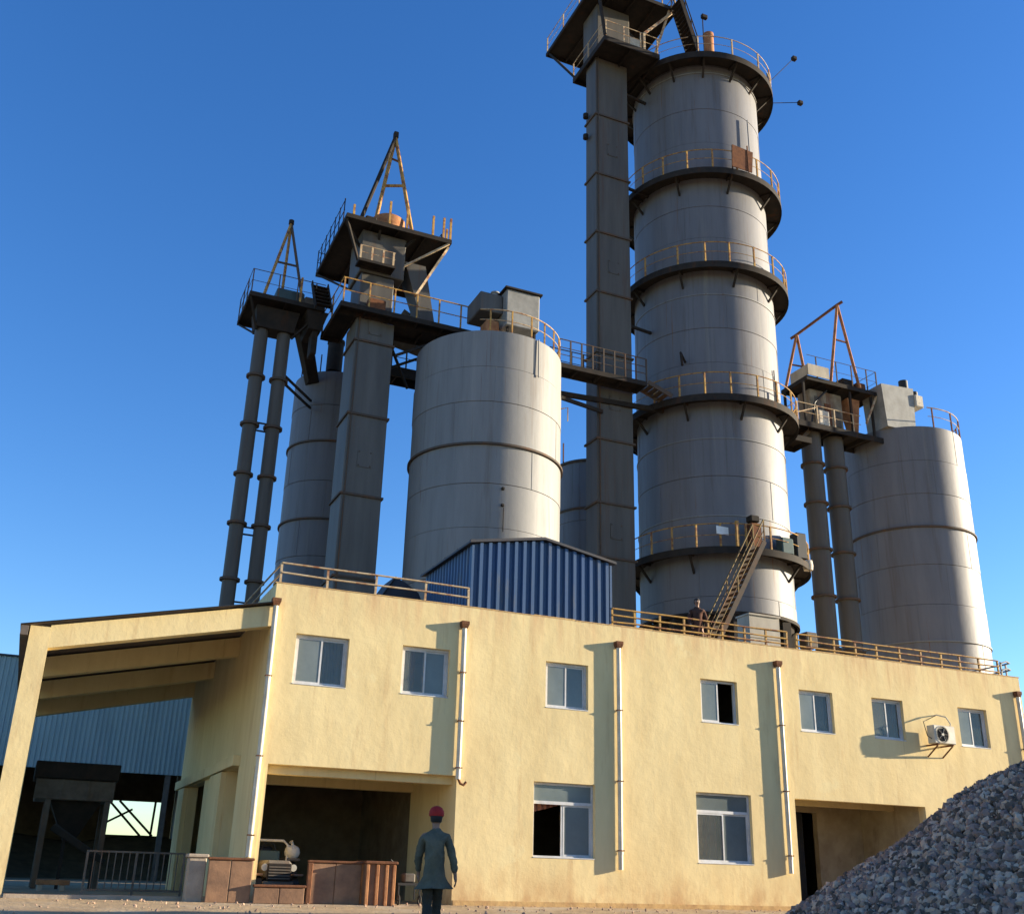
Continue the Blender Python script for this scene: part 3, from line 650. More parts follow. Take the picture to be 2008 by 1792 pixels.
for z in (23.15, 22.65): T(arc(CX, CY, CR - .08, z, t0, t1, 40), .03 if z > 23 else .02, 6).build('rail', 'rail_pale', CS, smooth=True)
T([(CX + 1.0, CY - 3.2, 20.3), (CX + 1.0, CY - 3.17, 22.1)], .03, 6).build('conduit', 'steel', CS)
for z, x in ((14.95, -.5), (14.25, -.5)): BB((CX + x - .06, CY - CR - .04, z), (CX + x + .06, CY - CR + .1, z + .12), .02).build('level_probe', 'dark_steel', CS)
T([(CX - .47, CY - CR - .03, 14.2), (CX - .47, CY - CR - .03, 13.2)], .02, 6).build('conduit', 'dark_steel', CS)
fl = BB((11.35, 14.2, 23.0), (12.95, 16.4, 24.8), .04).build('box_filter', 'galv', CS)
B((11.25, 14.1, 24.802), (13.05, 16.5, 24.88)).build('filter_lid', 'dark_steel', fl)
BB((10.25, 14.6, 23.7), (11.34, 16.2, 24.62), .04).build('filter_inlet', 'duct', fl)
MB().lathe([(.16, 24.6), (.16, 24.85), (.2, 24.85), (.2, 24.92), (.01, 24.92)], 11.1, 15.0, 16).build('filter_outlet', 'galv', fl, smooth=True)
for x in (11.5, 12.8):
    for y in (14.4, 16.2): bar((x, y, 22.2), (x, y, 23.0), .1).build('filter_leg', 'dark_steel', fl)
BB((10.6, 14.6, 22.4), (11.2, 15.4, 23.3), .05).build('drive_motor', 'rust_orange', CS)
# small bracket on the lit side
T([(CX + CR * math.cos(R(-28)), CY + CR * math.sin(R(-28)), 19.9), (CX + (CR + .3) * math.cos(R(-28)), CY + (CR + .3) * math.sin(R(-28)), 19.95), (CX + (CR + .3) * math.cos(R(-24)), CY + (CR + .3) * math.sin(R(-24)), 19.4)], .03, 6).build('pipe_hook', 'rail_pale', CS, smooth=True)

CS.location = (10.935, 14.99, 0); CS.scale = (.962, .962, .962)      # stands in line with the walkway
SX, SY, SR = 36.05, 17.0, 3.12
RS = thing('storage_silo', 'grey steel storage silo at the far end beyond the kiln with one bright sunlit edge', 'silo', (SX, SY, 0), 'storage silos')
shell(RS, SX, SY, SR, [-.2, 4, 7, 9.2, 11.6, 13.4, 15.4, 17.35, 19.1, 20.9, 22.8], 'steel_kiln')
band(RS, SX, SY, SR, 17.35, .09, .09); band(RS, SX, SY, SR, 11.6, .06, .05, 'steel')
MB().lathe([(SR - .02, 22.79), (SR - .4, 22.9), (.01, 23.6)], SX, SY, 60).build('roof', 'steel', RS, smooth=True)
for d in (-100, -75, -50, -30, -10, 10, 30, 60): 
    c, s = math.cos(R(d)), math.sin(R(d)); bar((SX + (SR - .06) * c, SY + (SR - .06) * s, 22.8), (SX + (SR - .06) * c, SY + (SR - .06) * s, 23.9), .06).build('post', 'rust', RS)
for z in (23.9, 23.4): T(arc(SX, SY, SR - .06, z, R(-105), R(70), 40), .03 if z > 23.6 else .018, 6).build('rail', 'rail_pale', RS, smooth=True)
hd = MB().add([(33.3, 14.9, 22.8), (35.2, 14.9, 22.8), (35.2, 16.4, 22.8), (33.3, 16.4, 22.8), (33.15, 14.9, 25.2), (35.35, 14.9, 25.35), (35.35, 16.4, 25.35), (33.15, 16.4, 25.2)],
              [(0, 3, 2, 1), (4, 5, 6, 7), (0, 1, 5, 4), (1, 2, 6, 5), (2, 3, 7, 6), (3, 0, 4, 7)]).build('filter_hood', 'galv', RS)
BB((35.36, 14.8, 24.3), (35.9, 15.5, 25.0), .05).build('fan_box', 'sack', hd)
MB().lathe([(.24, 25.35), (.24, 25.9), (.01, 25.9)], 35.1, 15.3, 14).build('fan_outlet', 'black', hd, smooth=True)
MB().lathe([(.22, 25.0), (.22, 25.3), (.01, 25.3)], 35.65, 15.2, 14).build('fan_outlet', 'black', hd, smooth=True)
T([(SX + SR * math.cos(R(-40)), SY + SR * math.sin(R(-40)), 10.5), (SX + (SR + .1) * math.cos(R(-40)), SY + (SR + .1) * math.sin(R(-40)), 9)], .03, 6).build('conduit', 'steel', RS)

LX, LY, LR = 6.15, 22.5, 2.03
LS = thing('storage_silo', 'slim grey silo standing behind the square elevator shaft', 'silo', (LX, LY, 0), 'storage silos')
shell(LS, LX, LY, LR, [-.2, 4, 8, 11.5, 13.3, 15.0, 16.8, 18.7, 20.5, 22.2], 'steel_kiln')
band(LS, LX, LY, LR, 18.7, .08, .08); band(LS, LX, LY, LR, 15.0, .08, .08)
MB().lathe([(LR - .02, 22.19), (LR - .3, 22.3), (.01, 22.6)], LX, LY, 48).build('roof', 'steel', LS, smooth=True)
MB().lathe([(.38, 22.5), (.38, 24.0), (.42, 24.0), (.42, 24.15), (.01, 24.15)], 5.6, 21.4, 16).build('inlet_stub', 'dark_steel', LS, smooth=True)
for d in (-165, -130, -95, -60, -20): c, s = math.cos(R(d)), math.sin(R(d)); bar((LX + (LR - .06) * c, LY + (LR - .06) * s, 22.2), (LX + (LR - .06) * c, LY + (LR - .06) * s, 23.1), .05).build('post', 'flange', LS)

BX, BY, BR = 21.9, 26.2, 2.0
BS = thing('storage_silo', 'small grey silo just peeping out behind the tall elevator shaft', 'silo', (BX, BY, 0), 'storage silos')
shell(BS, BX, BY, BR, [-.2, 6, 12, 15, 18.5, 22.0], 'steel_kiln', n=48); band(BS, BX, BY, BR, 19.2, .1, .08); band(BS, BX, BY, BR, 21.95, .12, .1)
MB().lathe([(BR, 21.99), (.01, 22.8)], BX, BY, 40).build('roof', 'steel', BS, smooth=True)
bar((BX - 1.9, BY - .3, 22), (BX - 1.9, BY - .3, 23.3), .06).build('post', 'rust', BS)

# ------------------------------------------------------------------ middle bucket elevator with tripod
EL = thing('bucket_elevator', 'square grey elevator shaft left of the big silo, carrying a wide dark platform', 'elevator', (5.8, 16.1, 0), 'bucket elevators')
duct(EL, 5.0, 6.65, 15.3, 16.9, [-.2, 4, 7.6, 11.1, 14.45, 17.9, 21.25, 22.3])
d1 = deck(EL, 4.1, 10.9, 14.6, 15.29, 22.5, th=.22); deck(EL, 4.1, 4.99, 15.30, 18.0, 22.5, th=.22, beams=False); deck(EL, 6.66, 10.6, 15.30, 16.6, 22.49, th=.22)
bar((6.7, 14.9, 20.7), (9.3, 14.9, 22.25), .1).build('brace', 'dark_steel', EL); bar((6.7, 16.4, 20.7), (9.3, 16.4, 22.25), .1).build('brace', 'dark_steel', EL)
rails(d1, [(4.15, 18.0), (4.15, 14.65), (7.4, 14.65), (10.6, 14.65)], 22.5, [(4.15, 18), (4.15, 16.3), (4.2, 14.65), (5.3, 14.65), (6.4, 14.65), (7.4, 14.65), (8.4, 14.65), (9.4, 14.65), (10.4, 14.65)], 'rail_yellow', h=1.15, r=.03)
BB((5.02, 15.32, 22.52), (6.5, 16.9, 24.5), .04).build('head_casing', 'duct_dark', EL)
BB((4.9, 15.25, 24.52), (6.9, 17.1, 26.6), .04).build('head_casing', 'duct_dark', EL)
bx = BB((5.35, 14.9, 22.52), (6.1, 15.28, 23.15), .04).build('control_box', 'rust', EL)
mdk = deck(EL, 4.7, 6.3, 14.62, 15.24, 24.75, th=.12, beams=False, name='balcony')
rails(mdk, [(4.72, 14.66), (6.28, 14.66)], 24.75, [(4.75, 14.66), (5.25, 14.66), (5.75, 14.66), (6.2, 14.66)], 'rail_pale', h=.65, w=.08, r=.018)
d2 = deck(EL, 4.0, 8.8, 14.65, 20.1, 26.8, th=.2)
for x in (4.03, 5.6, 7.2, 8.77): bar((x, 15.0, 26.6), (5.8, 16.2, 25.2) if x < 8 else (7.3, 14.75, 23.6), .1).build('brace', 'dark_steel' if x < 8 else 'rail_pale', EL)
bar((8.7, 14.7, 26.6), (6.9, 15.3, 25.3), .08).build('brace', 'rail_pale', EL)
bar((4.05, 19.9, 26.6), (5.1, 16.9, 24.4), .1).build('brace', 'dark_steel', EL); bar((4.05, 14.8, 26.6), (4.9, 15.4, 24.9), .1).build('brace', 'dark_steel', EL)
for x, hgt in ((4.3, .5), (5.9, 1.15), (6.7, 1.15), (7.9, 1.0), (8.4, 1.05), (8.55, .5), (8.72, 1.1)): bar((x, 14.68, 26.8), (x, 14.68, 26.8 + hgt), .09).build('post', 'rail_yellow', d2)
for y in (15.4, 16.2, 17.0, 17.8, 18.6, 19.4, 20.05): bar((4.03, y, 26.8), (4.03, y, 28.0), .04).build('post', 'dark_steel', d2)
for y in (16, 17.2, 18.4, 19.6): bar((8.75, y, 26.8), (8.75, y, 27.9), .04).build('post', 'dark_steel', d2)
for z in (27.9, 27.35): T([(4.03, 15.3, z), (4.03, 20.05, z), (8.75, 20.05, z), (8.75, 16, z)], .018, 6).build('rail', 'dark_steel', d2, smooth=True)
dr = MB().lathe([(.01, 26.82), (.75, 26.82), (.75, 27.75), (.62, 27.85), (.01, 27.85)], 6.2, 16.0, 28).build('drive_drum', 'rust_orange', EL, smooth=True)
BB((5.0, 15.3, 26.81), (5.5, 16.0, 27.4), .05).build('drive_motor', 'dark_steel', EL)
# chute to the silo
mb = MB(); mb.add([(6.95, 15.4, 25.6), (7.9, 15.4, 25.6), (7.9, 16.4, 25.6), (6.95, 16.4, 25.6), (7.9, 15.4, 22.7), (8.5, 15.4, 22.7), (8.5, 16.2, 22.7), (7.9, 16.2, 22.7)],
                  [(0, 3, 2, 1), (4, 5, 6, 7), (0, 1, 5, 4), (1, 2, 6, 5), (2, 3, 7, 6), (3, 0, 4, 7)]); mb.build('feed_chute', 'duct_dark', EL)
mb = MB(); mb.add([(7.0, 17.2, 22.8), (8.6, 17.2, 22.5), (8.6, 18.0, 22.5), (7.0, 18.0, 22.8), (7.6, 17.2, 24.3), (8.4, 17.2, 23.9), (8.4, 18.0, 23.9), (7.6, 18.0, 24.3)],
                  [(0, 3, 2, 1), (4, 5, 6, 7), (0, 1, 5, 4), (1, 2, 6, 5), (2, 3, 7, 6), (3, 0, 4, 7)]); mb.build('conveyor_hood', 'machine', EL)
BB((8.3, 15.5, 22.52), (10.2, 16.1, 22.95), .04).build('screw_conveyor', 'dark_steel', EL)
stair(EL, (3.35, 16.0, 22.7), (3.35, 17.3, 24.6), .7, (1, 0, 0), rm='flange', n=7, rail=False)
# A-frame hoist on top
AF = thing('tripod_hoist', 'rusty yellow A-frame hoist standing on the wide middle elevator platform', 'hoist', (6.5, 16.4, 26.8), 'roof hoist frames')
apex = (6.3, 16.3, 32.7)
for p, m in (((4.68, 14.95, 26.8), 'dark_steel'), ((5.5, 16.0, 26.8), 'rail_yellow'), ((7.15, 15.2, 26.8), 'rail_yellow')):
    T([p, apex], .09, 8).build('leg', m, AF, smooth=True)
T([(5.9, 16.15, 29.75), (6.73, 15.75, 29.75)], .07, 8).build('crossbar', 'rail_yellow', AF)
T([(6.12, 16.22, 31.4), (6.5, 16.05, 31.2)], .05, 8).build('crossbar', 'rust', AF)
BB((6.2, 16.18, 32.62), (6.42, 16.42, 32.98), .03).build('pulley_block', 'dark_steel', AF)

# ------------------------------------------------------------------ twin-leg elevator on the left
TL = thing('twin_leg_elevator', 'thin twin-tube elevator with a dark boxed platform left of the silos', 'elevator', (2.0, 18, 0), 'twin-leg elevators')
for x in (1.56, 2.52):
    lv = [-.2, 5.0, 7.5, 9.2, 11.1, 13.4, 15.5, 17.7, 19.9, 22.2]
    for i in range(len(lv) - 1): MB().lathe([(.29, lv[i]), (.29, lv[i + 1])], x, 18, 16).build('tube_section', 'duct_dark', TL, smooth=True)
    for z in lv[2:-1]: MB().lathe([(.285, z - .05), (.40, z - .05), (.40, z + .05), (.285, z + .05)], x, 18, 16).build('flange', 'flange', TL, smooth=True)
for z in (9.9, 10.25, 13.0, 13.3, 17.5, 17.85): bar((1.8, 17.98, z), (2.3, 17.98, z), .06).build('tie_bar', 'dark_steel', TL)
for z in (19.9, 20.25): bar((2.8, 18.1, z), (4.6, 21.0, z + .4), .09).build('tie_bar', 'dark_steel', TL)
mb = MB(); mb.add([(1.25, 17.6, 22.1), (2.85, 17.6, 22.1), (2.85, 18.5, 22.1), (1.25, 18.5, 22.1), (1.15, 17.4, 23.0), (3.0, 17.4, 23.0), (3.0, 18.7, 23.0), (1.15, 18.7, 23.0)],
                  [(0, 3, 2, 1), (4, 5, 6, 7), (0, 1, 5, 4), (1, 2, 6, 5), (2, 3, 7, 6), (3, 0, 4, 7)]); mb.build('head_casing', 'dark_steel', TL)
d = deck(TL, .72, 3.95, 16.9, 19.9, 23.3, th=.2)
bar((.78, 19.8, 23.1), (1.3, 18.2, 22.0), .08).build('brace', 'dark_steel', TL); bar((.78, 17.0, 23.1), (1.3, 17.8, 22.0), .08).build('brace', 'dark_steel', TL)
bar((3.85, 17.0, 23.1), (2.8, 17.8, 21.9), .08).build('brace', 'dark_steel', TL)
rails(d, [(.75, 19.85), (.75, 16.95), (3.9, 16.95)], 23.3, [(.75, 19.85), (.75, 18.9), (.75, 17.9), (.78, 16.95), (1.9, 16.95), (2.7, 16.95), (3.5, 16.95)], 'flange', h=1.1, r=.018, w=.045)
BB((1.9, 17.3, 23.32), (3.1, 18.3, 24.0), .06).build('drive_motor', 'machine_teal', TL); BB((3.1, 17.2, 23.32), (3.7, 18.0, 23.8), .05).build('gearbox', 'machine', TL)
bar((2.85, 16.95, 23.3), (2.85, 16.95, 24.5), .09).build('post', 'rail_yellow', d)
mb = MB(); mb.add([(2.9, 17.6, 22.9), (3.5, 17.6, 22.9), (3.5, 18.4, 22.9), (2.9, 18.4, 22.9), (4.4, 21.0, 21.6), (4.9, 21.0, 21.6), (4.9, 21.6, 21.6), (4.4, 21.6, 21.6)],
                  [(0, 3, 2, 1), (4, 5, 6, 7), (0, 1, 5, 4), (1, 2, 6, 5), (2, 3, 7, 6), (3, 0, 4, 7)]); mb.build('feed_chute', 'dark_steel', TL)
mb = MB(); mb.add([(3.4, 17.2, 22.3), (3.95, 17.2, 22.3), (3.95, 18.6, 22.3), (3.4, 18.6, 22.3), (3.2, 17.0, 23.1), (4.15, 17.0, 23.1), (4.15, 18.9, 23.1), (3.2, 18.9, 23.1)],
                  [(0, 3, 2, 1), (4, 5, 6, 7), (0, 1, 5, 4), (1, 2, 6, 5), (2, 3, 7, 6), (3, 0, 4, 7)]); mb.build('chute_hopper', 'dark_steel', TL)
BB((3.6, 17.3, 21.2), (3.85, 18.0, 22.3), .03).build('chute_pipe', 'dark_steel', TL)
AF2 = thing('tripod_hoist', 'slim rusty A-frame hoist standing on the thin twin-tube elevator platform', 'hoist', (2.2, 17.8, 23.3), 'roof hoist frames')
ap = (2.26, 18.0, 27.75)
for p in ((1.32, 17.0, 23.3), (2.15, 17.6, 23.3), (2.98, 16.98, 23.3)): T([p, ap], .065, 8).build('leg', 'rail_yellow' if p[1] > 16.99 else 'flange', AF2, smooth=True)
T([(1.74, 17.45, 25.3), (2.66, 17.44, 25.3)], .05, 8).build('crossbar', 'flange', AF2)
MB().lathe([(.01, 27.7), (.12, 27.7), (.12, 27.9), (.01, 27.9)], 2.26, 18.0, 12).build('pulley_block', 'dark_steel', AF2)
# pipe bridge behind the shaft
PB = thing('pipe_bridge', 'dark steel catwalk between the slim silo and the big silo', 'catwalk', (7.5, 19, 21.8))
deck(PB, 6.4, 9.4, 18.6, 19.6, 22.1, th=.5)
rails(PB, [(6.5, 18.65), (9.4, 18.65)], 22.1, [(6.9, 18.65), (7.6, 18.65), (8.3, 18.65)], 'flange', h=1.0)
bar((7.1, 17.2, 22.3), (8.3, 18.2, 20.9), .1).build('brace', 'dark_steel', PB)

# ------------------------------------------------------------------ right twin-leg elevator with gantry
TR = thing('twin_leg_elevator', 'twin-tube elevator with stacked dark platforms beside the far silo', 'elevator', (30.2, 16.3, 0), 'twin-leg elevators')
for x in (29.45, 30.9):
    lv = [-.2, 5, 8.5, 11.0, 13.55, 15.9, 18.3, 20.4, 22.1]
    for i in range(len(lv) - 1): MB().lathe([(.50, lv[i]), (.50, lv[i + 1])], x, 16.4, 24).build('tube_section', 'duct_dark', TR, smooth=True)
    for z in lv[2:-1]: MB().lathe([(.49, z - .05), (.61, z - .05), (.61, z + .05), (.49, z + .05)], x, 16.4, 24).build('flange', 'flange', TR, smooth=True)
d = deck(TR, 27.9, 33.4, 15.4, 17.2, 22.3, th=.3)
rails(d, [(27.95, 17.1), (27.95, 15.45), (32.0, 15.45)], 22.3, [(27.95, 15.45), (29.2, 15.45), (30.3, 15.45), (31.5, 15.45)], 'rail_pale', h=1.0)
BB((29.2, 15.9, 22.31), (31.3, 16.9, 24.5), .05).build('head_casing', 'machine_tan', TR)
for k in range(3): B((29.5 + k * .6, 15.86, 22.6), (29.9 + k * .6, 15.899, 24.1 - k * .3)).build('access_hatch', 'rust' if k % 2 else 'machine', TR)
T([(29.0, 15.7, 22.35), (29.3, 15.7, 23.6), (30.2, 15.75, 24.5)], .05, 8).build('cable_bundle', 'black', TR, smooth=True)
BB((29.4, 15.55, 22.32), (30.1, 15.88, 23.2), .05).build('control_box', 'sack', TR)
mb = MB(); mb.add([(31.6, 15.8, 24.4), (32.4, 15.8, 24.4), (32.4, 16.6, 24.4), (31.6, 16.6, 24.4), (31.9, 15.9, 22.35), (32.2, 15.9, 22.35), (32.2, 16.3, 22.35), (31.9, 16.3, 22.35)],
                  [(0, 1, 2, 3), (7, 6, 5, 4), (0, 4, 5, 1), (1, 5, 6, 2), (2, 6, 7, 3), (3, 7, 4, 0)]); mb.build('hopper', 'rust_orange', TR)
for x, y in ((28.5, 15.5), (31.5, 15.5), (32.9, 15.5), (28.5, 17.0), (32.9, 17.0)): bar((x, y, 22.3), (x, y, 24.6), .11).build('column', 'dark_steel', TR)
d2 = deck(TR, 28.6, 33.4, 15.3, 17.4, 24.85, th=.22)
bar((33.2, 15.35, 24.7), (32.3, 15.35, 22.9), .09).build('brace', 'rail_pale', TR)
B((28.62, 15.25, 24.86), (28.65, 16.6, 25.45)).build('wind_sheet', 'cabin', d2); B((28.65, 15.21, 24.86), (30.0, 15.25, 25.5)).build('wind_sheet', 'cabin', d2)
rails(d2, [(28.7, 15.3), (33.25, 15.3), (33.25, 17.3)], 24.85, [(29.3, 15.32), (30.6, 15.32), (31.6, 15.32), (32.6, 15.32), (33.25, 15.32)], 'flange', h=1.2, r=.016, w=.05)
BB((31.3, 15.7, 24.86), (32.1, 16.5, 25.5), .08).build('drive_motor', 'dark_steel', TR); BB((32.2, 15.6, 24.86), (32.8, 16.2, 25.4), .08).build('gearbox', 'rust', TR)
GA = thing('hoist_gantry', 'rusty two-legged hoist gantry with sloping beam on the far elevator platform', 'gantry', (30.5, 16.4, 24.85), 'roof hoist frames')
a1, a2 = (31.35, 15.6, 29.8), (29.7, 17.1, 28.3)
for p, q in (((30.35, 15.55, 24.85), a1), ((32.35, 15.6, 24.85), a1), ((28.75, 17.2, 24.9), a2), ((30.1, 17.0, 24.9), a2)): T([p, q], .08, 8).build('leg', 'rust_orange', GA, smooth=True)
T([(29.45, 17.3, 28.1), a2, a1, (31.55, 15.4, 29.95)], .085, 8).build('beam', 'rust', GA, smooth=True)
T([(30.95, 15.58, 27.6), (31.8, 15.6, 27.6)], .05, 8).build('crossbar', 'rust', GA); T([(29.1, 17.15, 26.4), (29.95, 17.05, 26.4)], .05, 8).build('crossbar', 'rust', GA)
WK2 = thing('walkway_bridge', 'short curved-rail walkway from the kiln ring to the far elevator platform', 'walkway', (27.5, 16, 21.2))
wd = deck(WK2, 26.9, 28.5, 15.2, 16.6, 21.3, th=.3)
T([(26.7, 14.3, 22.0), (27.1, 14.6, 22.3), (27.5, 15.1, 22.4), (27.7, 15.3, 21.9), (27.75, 15.35, 21.3)], .035, 6).build('rail', 'rail_yellow', wd, smooth=True)
T([(27.2, 15.22, 22.35), (29.0, 15.3, 23.1)], .03, 6).build('rail', 'rail_pale', wd)
stair(WK2, (28.3, 15.9, 21.3), (29.2, 15.9, 22.3), .6, (0, 1, 0), m='flange', n=5, rail=False)

# ------------------------------------------------------------------ small room on the roof
rm = thing('roof_cabin', 'small pale plastered cabin on the roof at the foot of the kiln', 'cabin', (14.8, 2.5, ZR))
B((14.3, 2.0, ZR), (15.38, 2.6, 7.98)).build('wall', 'cabin', rm)
B((14.27, 1.96, 7.981), (15.41, 2.64, 8.03)).build('roof', 'cabin', rm)
for k in range(5): B((14.3, 1.985, 6.5 + k * .27), (15.38, 1.999, 6.515 + k * .27)).build('siding_strip', 'concrete', rm)
B((14.9, 1.98, 6.9), (14.96, 1.998, 7.15)).build('handle', 'white_frame', rm)

# ------------------------------------------------------------------ limestone heap
def heap(x, y):
    h = -9
    for ax_, ay_, az_ in ((16, -9, 4.68), (19, -13, 6.3), (21, -16, 6.3)):  # taller cones: unseen parts of the heap, added to shade the person
        d = math.hypot(x - ax_, y - ay_); hh = az_ - .64 * math.sqrt(d * d + .12) + .1
        h = max(h, hh)
    return h + .10 * math.sin(x * 1.6 + 1.3 * math.sin(y * 1.3)) + .06 * math.sin(y * 3.3 + x * .7) - .05
HP = thing('limestone_heap', 'tall heap of broken grey limestone in front of the far end of the yellow building', 'stone heap', (16, -10, gz(16, -10)))
mb = MB(); n = 90; x0, x1, y0, y1 = 3, 34, -29, 1
idx = {}
for j in range(n + 1):
    for i in range(n + 1):
        x = x0 + (x1 - x0) * i / n; y = y0 + (y1 - y0) * j / n
        idx[i, j] = len(mb.v); mb.v.append((x, y, max(heap(x, y) - .05, gz(x, y) - .25)))
for j in range(n):
    for i in range(n): mb.f.append((idx[i, j], idx[i + 1, j], idx[i + 1, j + 1], idx[i, j + 1]))
mb.build('mound', 'limestone_dark', HP, smooth=True)
rock_me = []
for k in range(10):
    bm = bmesh.new(); bmesh.ops.create_icosphere(bm, subdivisions=1, radius=1)
    sx, sy, sz = random.uniform(.8, 1.25), random.uniform(.7, 1.05), random.uniform(.55, .9)
    for v in bm.verts:
        f = random.uniform(.72, 1.22); v.co = Vector((v.co.x * sx * f, v.co.y * sy * f, v.co.z * sz * f))
    me = bpy.data.meshes.new('stone'); bm.to_mesh(me); bm.free()
    me.materials.append(MATS[['limestone', 'limestone_dark', 'limestone_pale', 'limestone', 'limestone_brown', 'limestone_dark', 'limestone', 'limestone_pale', 'limestone_dark', 'limestone_brown'][k]])
    rock_me.append(me)
cp = M.translation
def visible_px(p):
    v = p - cp; z = v.dot(_F)
    if z < 1: return None
    return (1004 + 2065 * v.dot(_Rc) / z, 896 - 2065 * v.dot(_Uc) / z, z)
cand = []
rng = random.Random(3)
for _ in range(120000):
    x = rng.uniform(6.5, 20); y = rng.uniform(-18, -.5); h = heap(x, y)
    if h < gz(x, y) - .03: continue
    q = visible_px(Vector((x, y, h)))
    if not (q and 1460 < q[0] < 2200 and q[1] < 1900) and rng.random() > .12: continue
    if (x - 16.5) * .81 + (y + 11) * .58 > 2.5: continue          # far side of the ridge
    cand.append((x, y, h))
big = []; rest = []
for x, y, h in cand:
    q = visible_px(Vector((x, y, h)))
    r = .022 + .095 * rng.random() ** 2.7
    if q and 1500 < q[0] < 2060 and 1440 < q[1] < 1830: big.append((r / q[2], x, y, h, r))
    else: rest.append((x, y, h, r))
big.sort(reverse=True)
for _, x, y, h, r in big[300:]: rest.append((x, y, h, r))
big = big[:300]
for s_, x, y, h, r in big:
    o = bpy.data.objects.new('stone', rng.choice(rock_me)); COL.objects.link(o); o.parent = HP
    o.location = Vector((x, y, h + r * .15)) - ORG[HP.name]; o.rotation_euler = (rng.uniform(0, 6), rng.uniform(0, 6), rng.uniform(0, 6)); o.scale = (r, r, r)
tmpl = [[v.co.copy() for v in me.vertices] for me in rock_me]; tf = [[tuple(p.vertices) for p in me.polygons] for me in rock_me]
from mathutils import Euler
verts = []; faces = []; mi = []
names = ['limestone', 'limestone_pale', 'limestone_brown', 'limestone_dark']
for x, y, h, r in rest:
    k = rng.randrange(10); rot = Euler((rng.uniform(0, 6), rng.uniform(0, 6), rng.uniform(0, 6))).to_matrix(); b0 = len(verts)
    base = Vector((x, y, h + r * .1)) - ORG[HP.name]
    verts += [tuple(base + rot @ (c * r)) for c in tmpl[k]]; faces += [tuple(b0 + i for i in f) for f in tf[k]]
    mm = names.index(rock_me[k].materials[0].name); mi += [mm] * len(tf[k])
me = bpy.data.meshes.new('loose_stones'); me.from_pydata(verts, [], faces)
for nm in names: me.materials.append(MATS[nm])
me.polygons.foreach_set('material_index', mi)
o = bpy.data.objects.new('loose_stones', me); COL.objects.link(o); o.parent = HP; o["kind"] = 'stuff'

# ------------------------------------------------------------------ people
from mathutils import noise as mnoise
def skin_mesh(name, verts, edges, radii, m, parent, root=0, sub=1, fold=0):
    me = bpy.data.meshes.new(name); me.from_pydata(verts, edges, []); o = bpy.data.objects.new(name, me); COL.objects.link(o)
    md = o.modifiers.new('skin', 'SKIN'); md.use_smooth_shade = True; md.branch_smoothing = .3
    for i, r in enumerate(radii): me.skin_vertices[0].data[i].radius = r if isinstance(r, tuple) else (r, r)
    me.skin_vertices[0].data[root].use_root = True
    sb = o.modifiers.new('sub', 'SUBSURF'); sb.levels = sub; sb.render_levels = sub
    dg = bpy.context.evaluated_depsgraph_get(); me2 = bpy.data.meshes.new_from_object(o.evaluated_get(dg)); bpy.data.objects.remove(o)
    me2.materials.clear(); me2.materials.append(MATS[m]); me2.name = name
    if fold:
        nr = [v.normal.copy() for v in me2.vertices]
        for v, n_ in zip(me2.vertices, nr):
            v.co += n_ * fold * (mnoise.noise(Vector((v.co.x * 9, v.co.y * 9, v.co.z * 22))) + .6 * mnoise.noise(Vector((v.co.x * 22, v.co.y * 22, v.co.z * 38))))
    for p in me2.polygons: p.use_smooth = True
    o = bpy.data.objects.new(name, me2); COL.objects.link(o); o.parent = parent; return o
def arm(sd, elbow, wrist, hand_dir):
    """joints of an arm, sd = +1 right / -1 left, with a hand of five fingers"""
    sh = Vector((sd * .185, 0, 1.40)); e = Vector(elbow); w = Vector(wrist); d = Vector(hand_dir).normalized()
    return sh, e, w, d
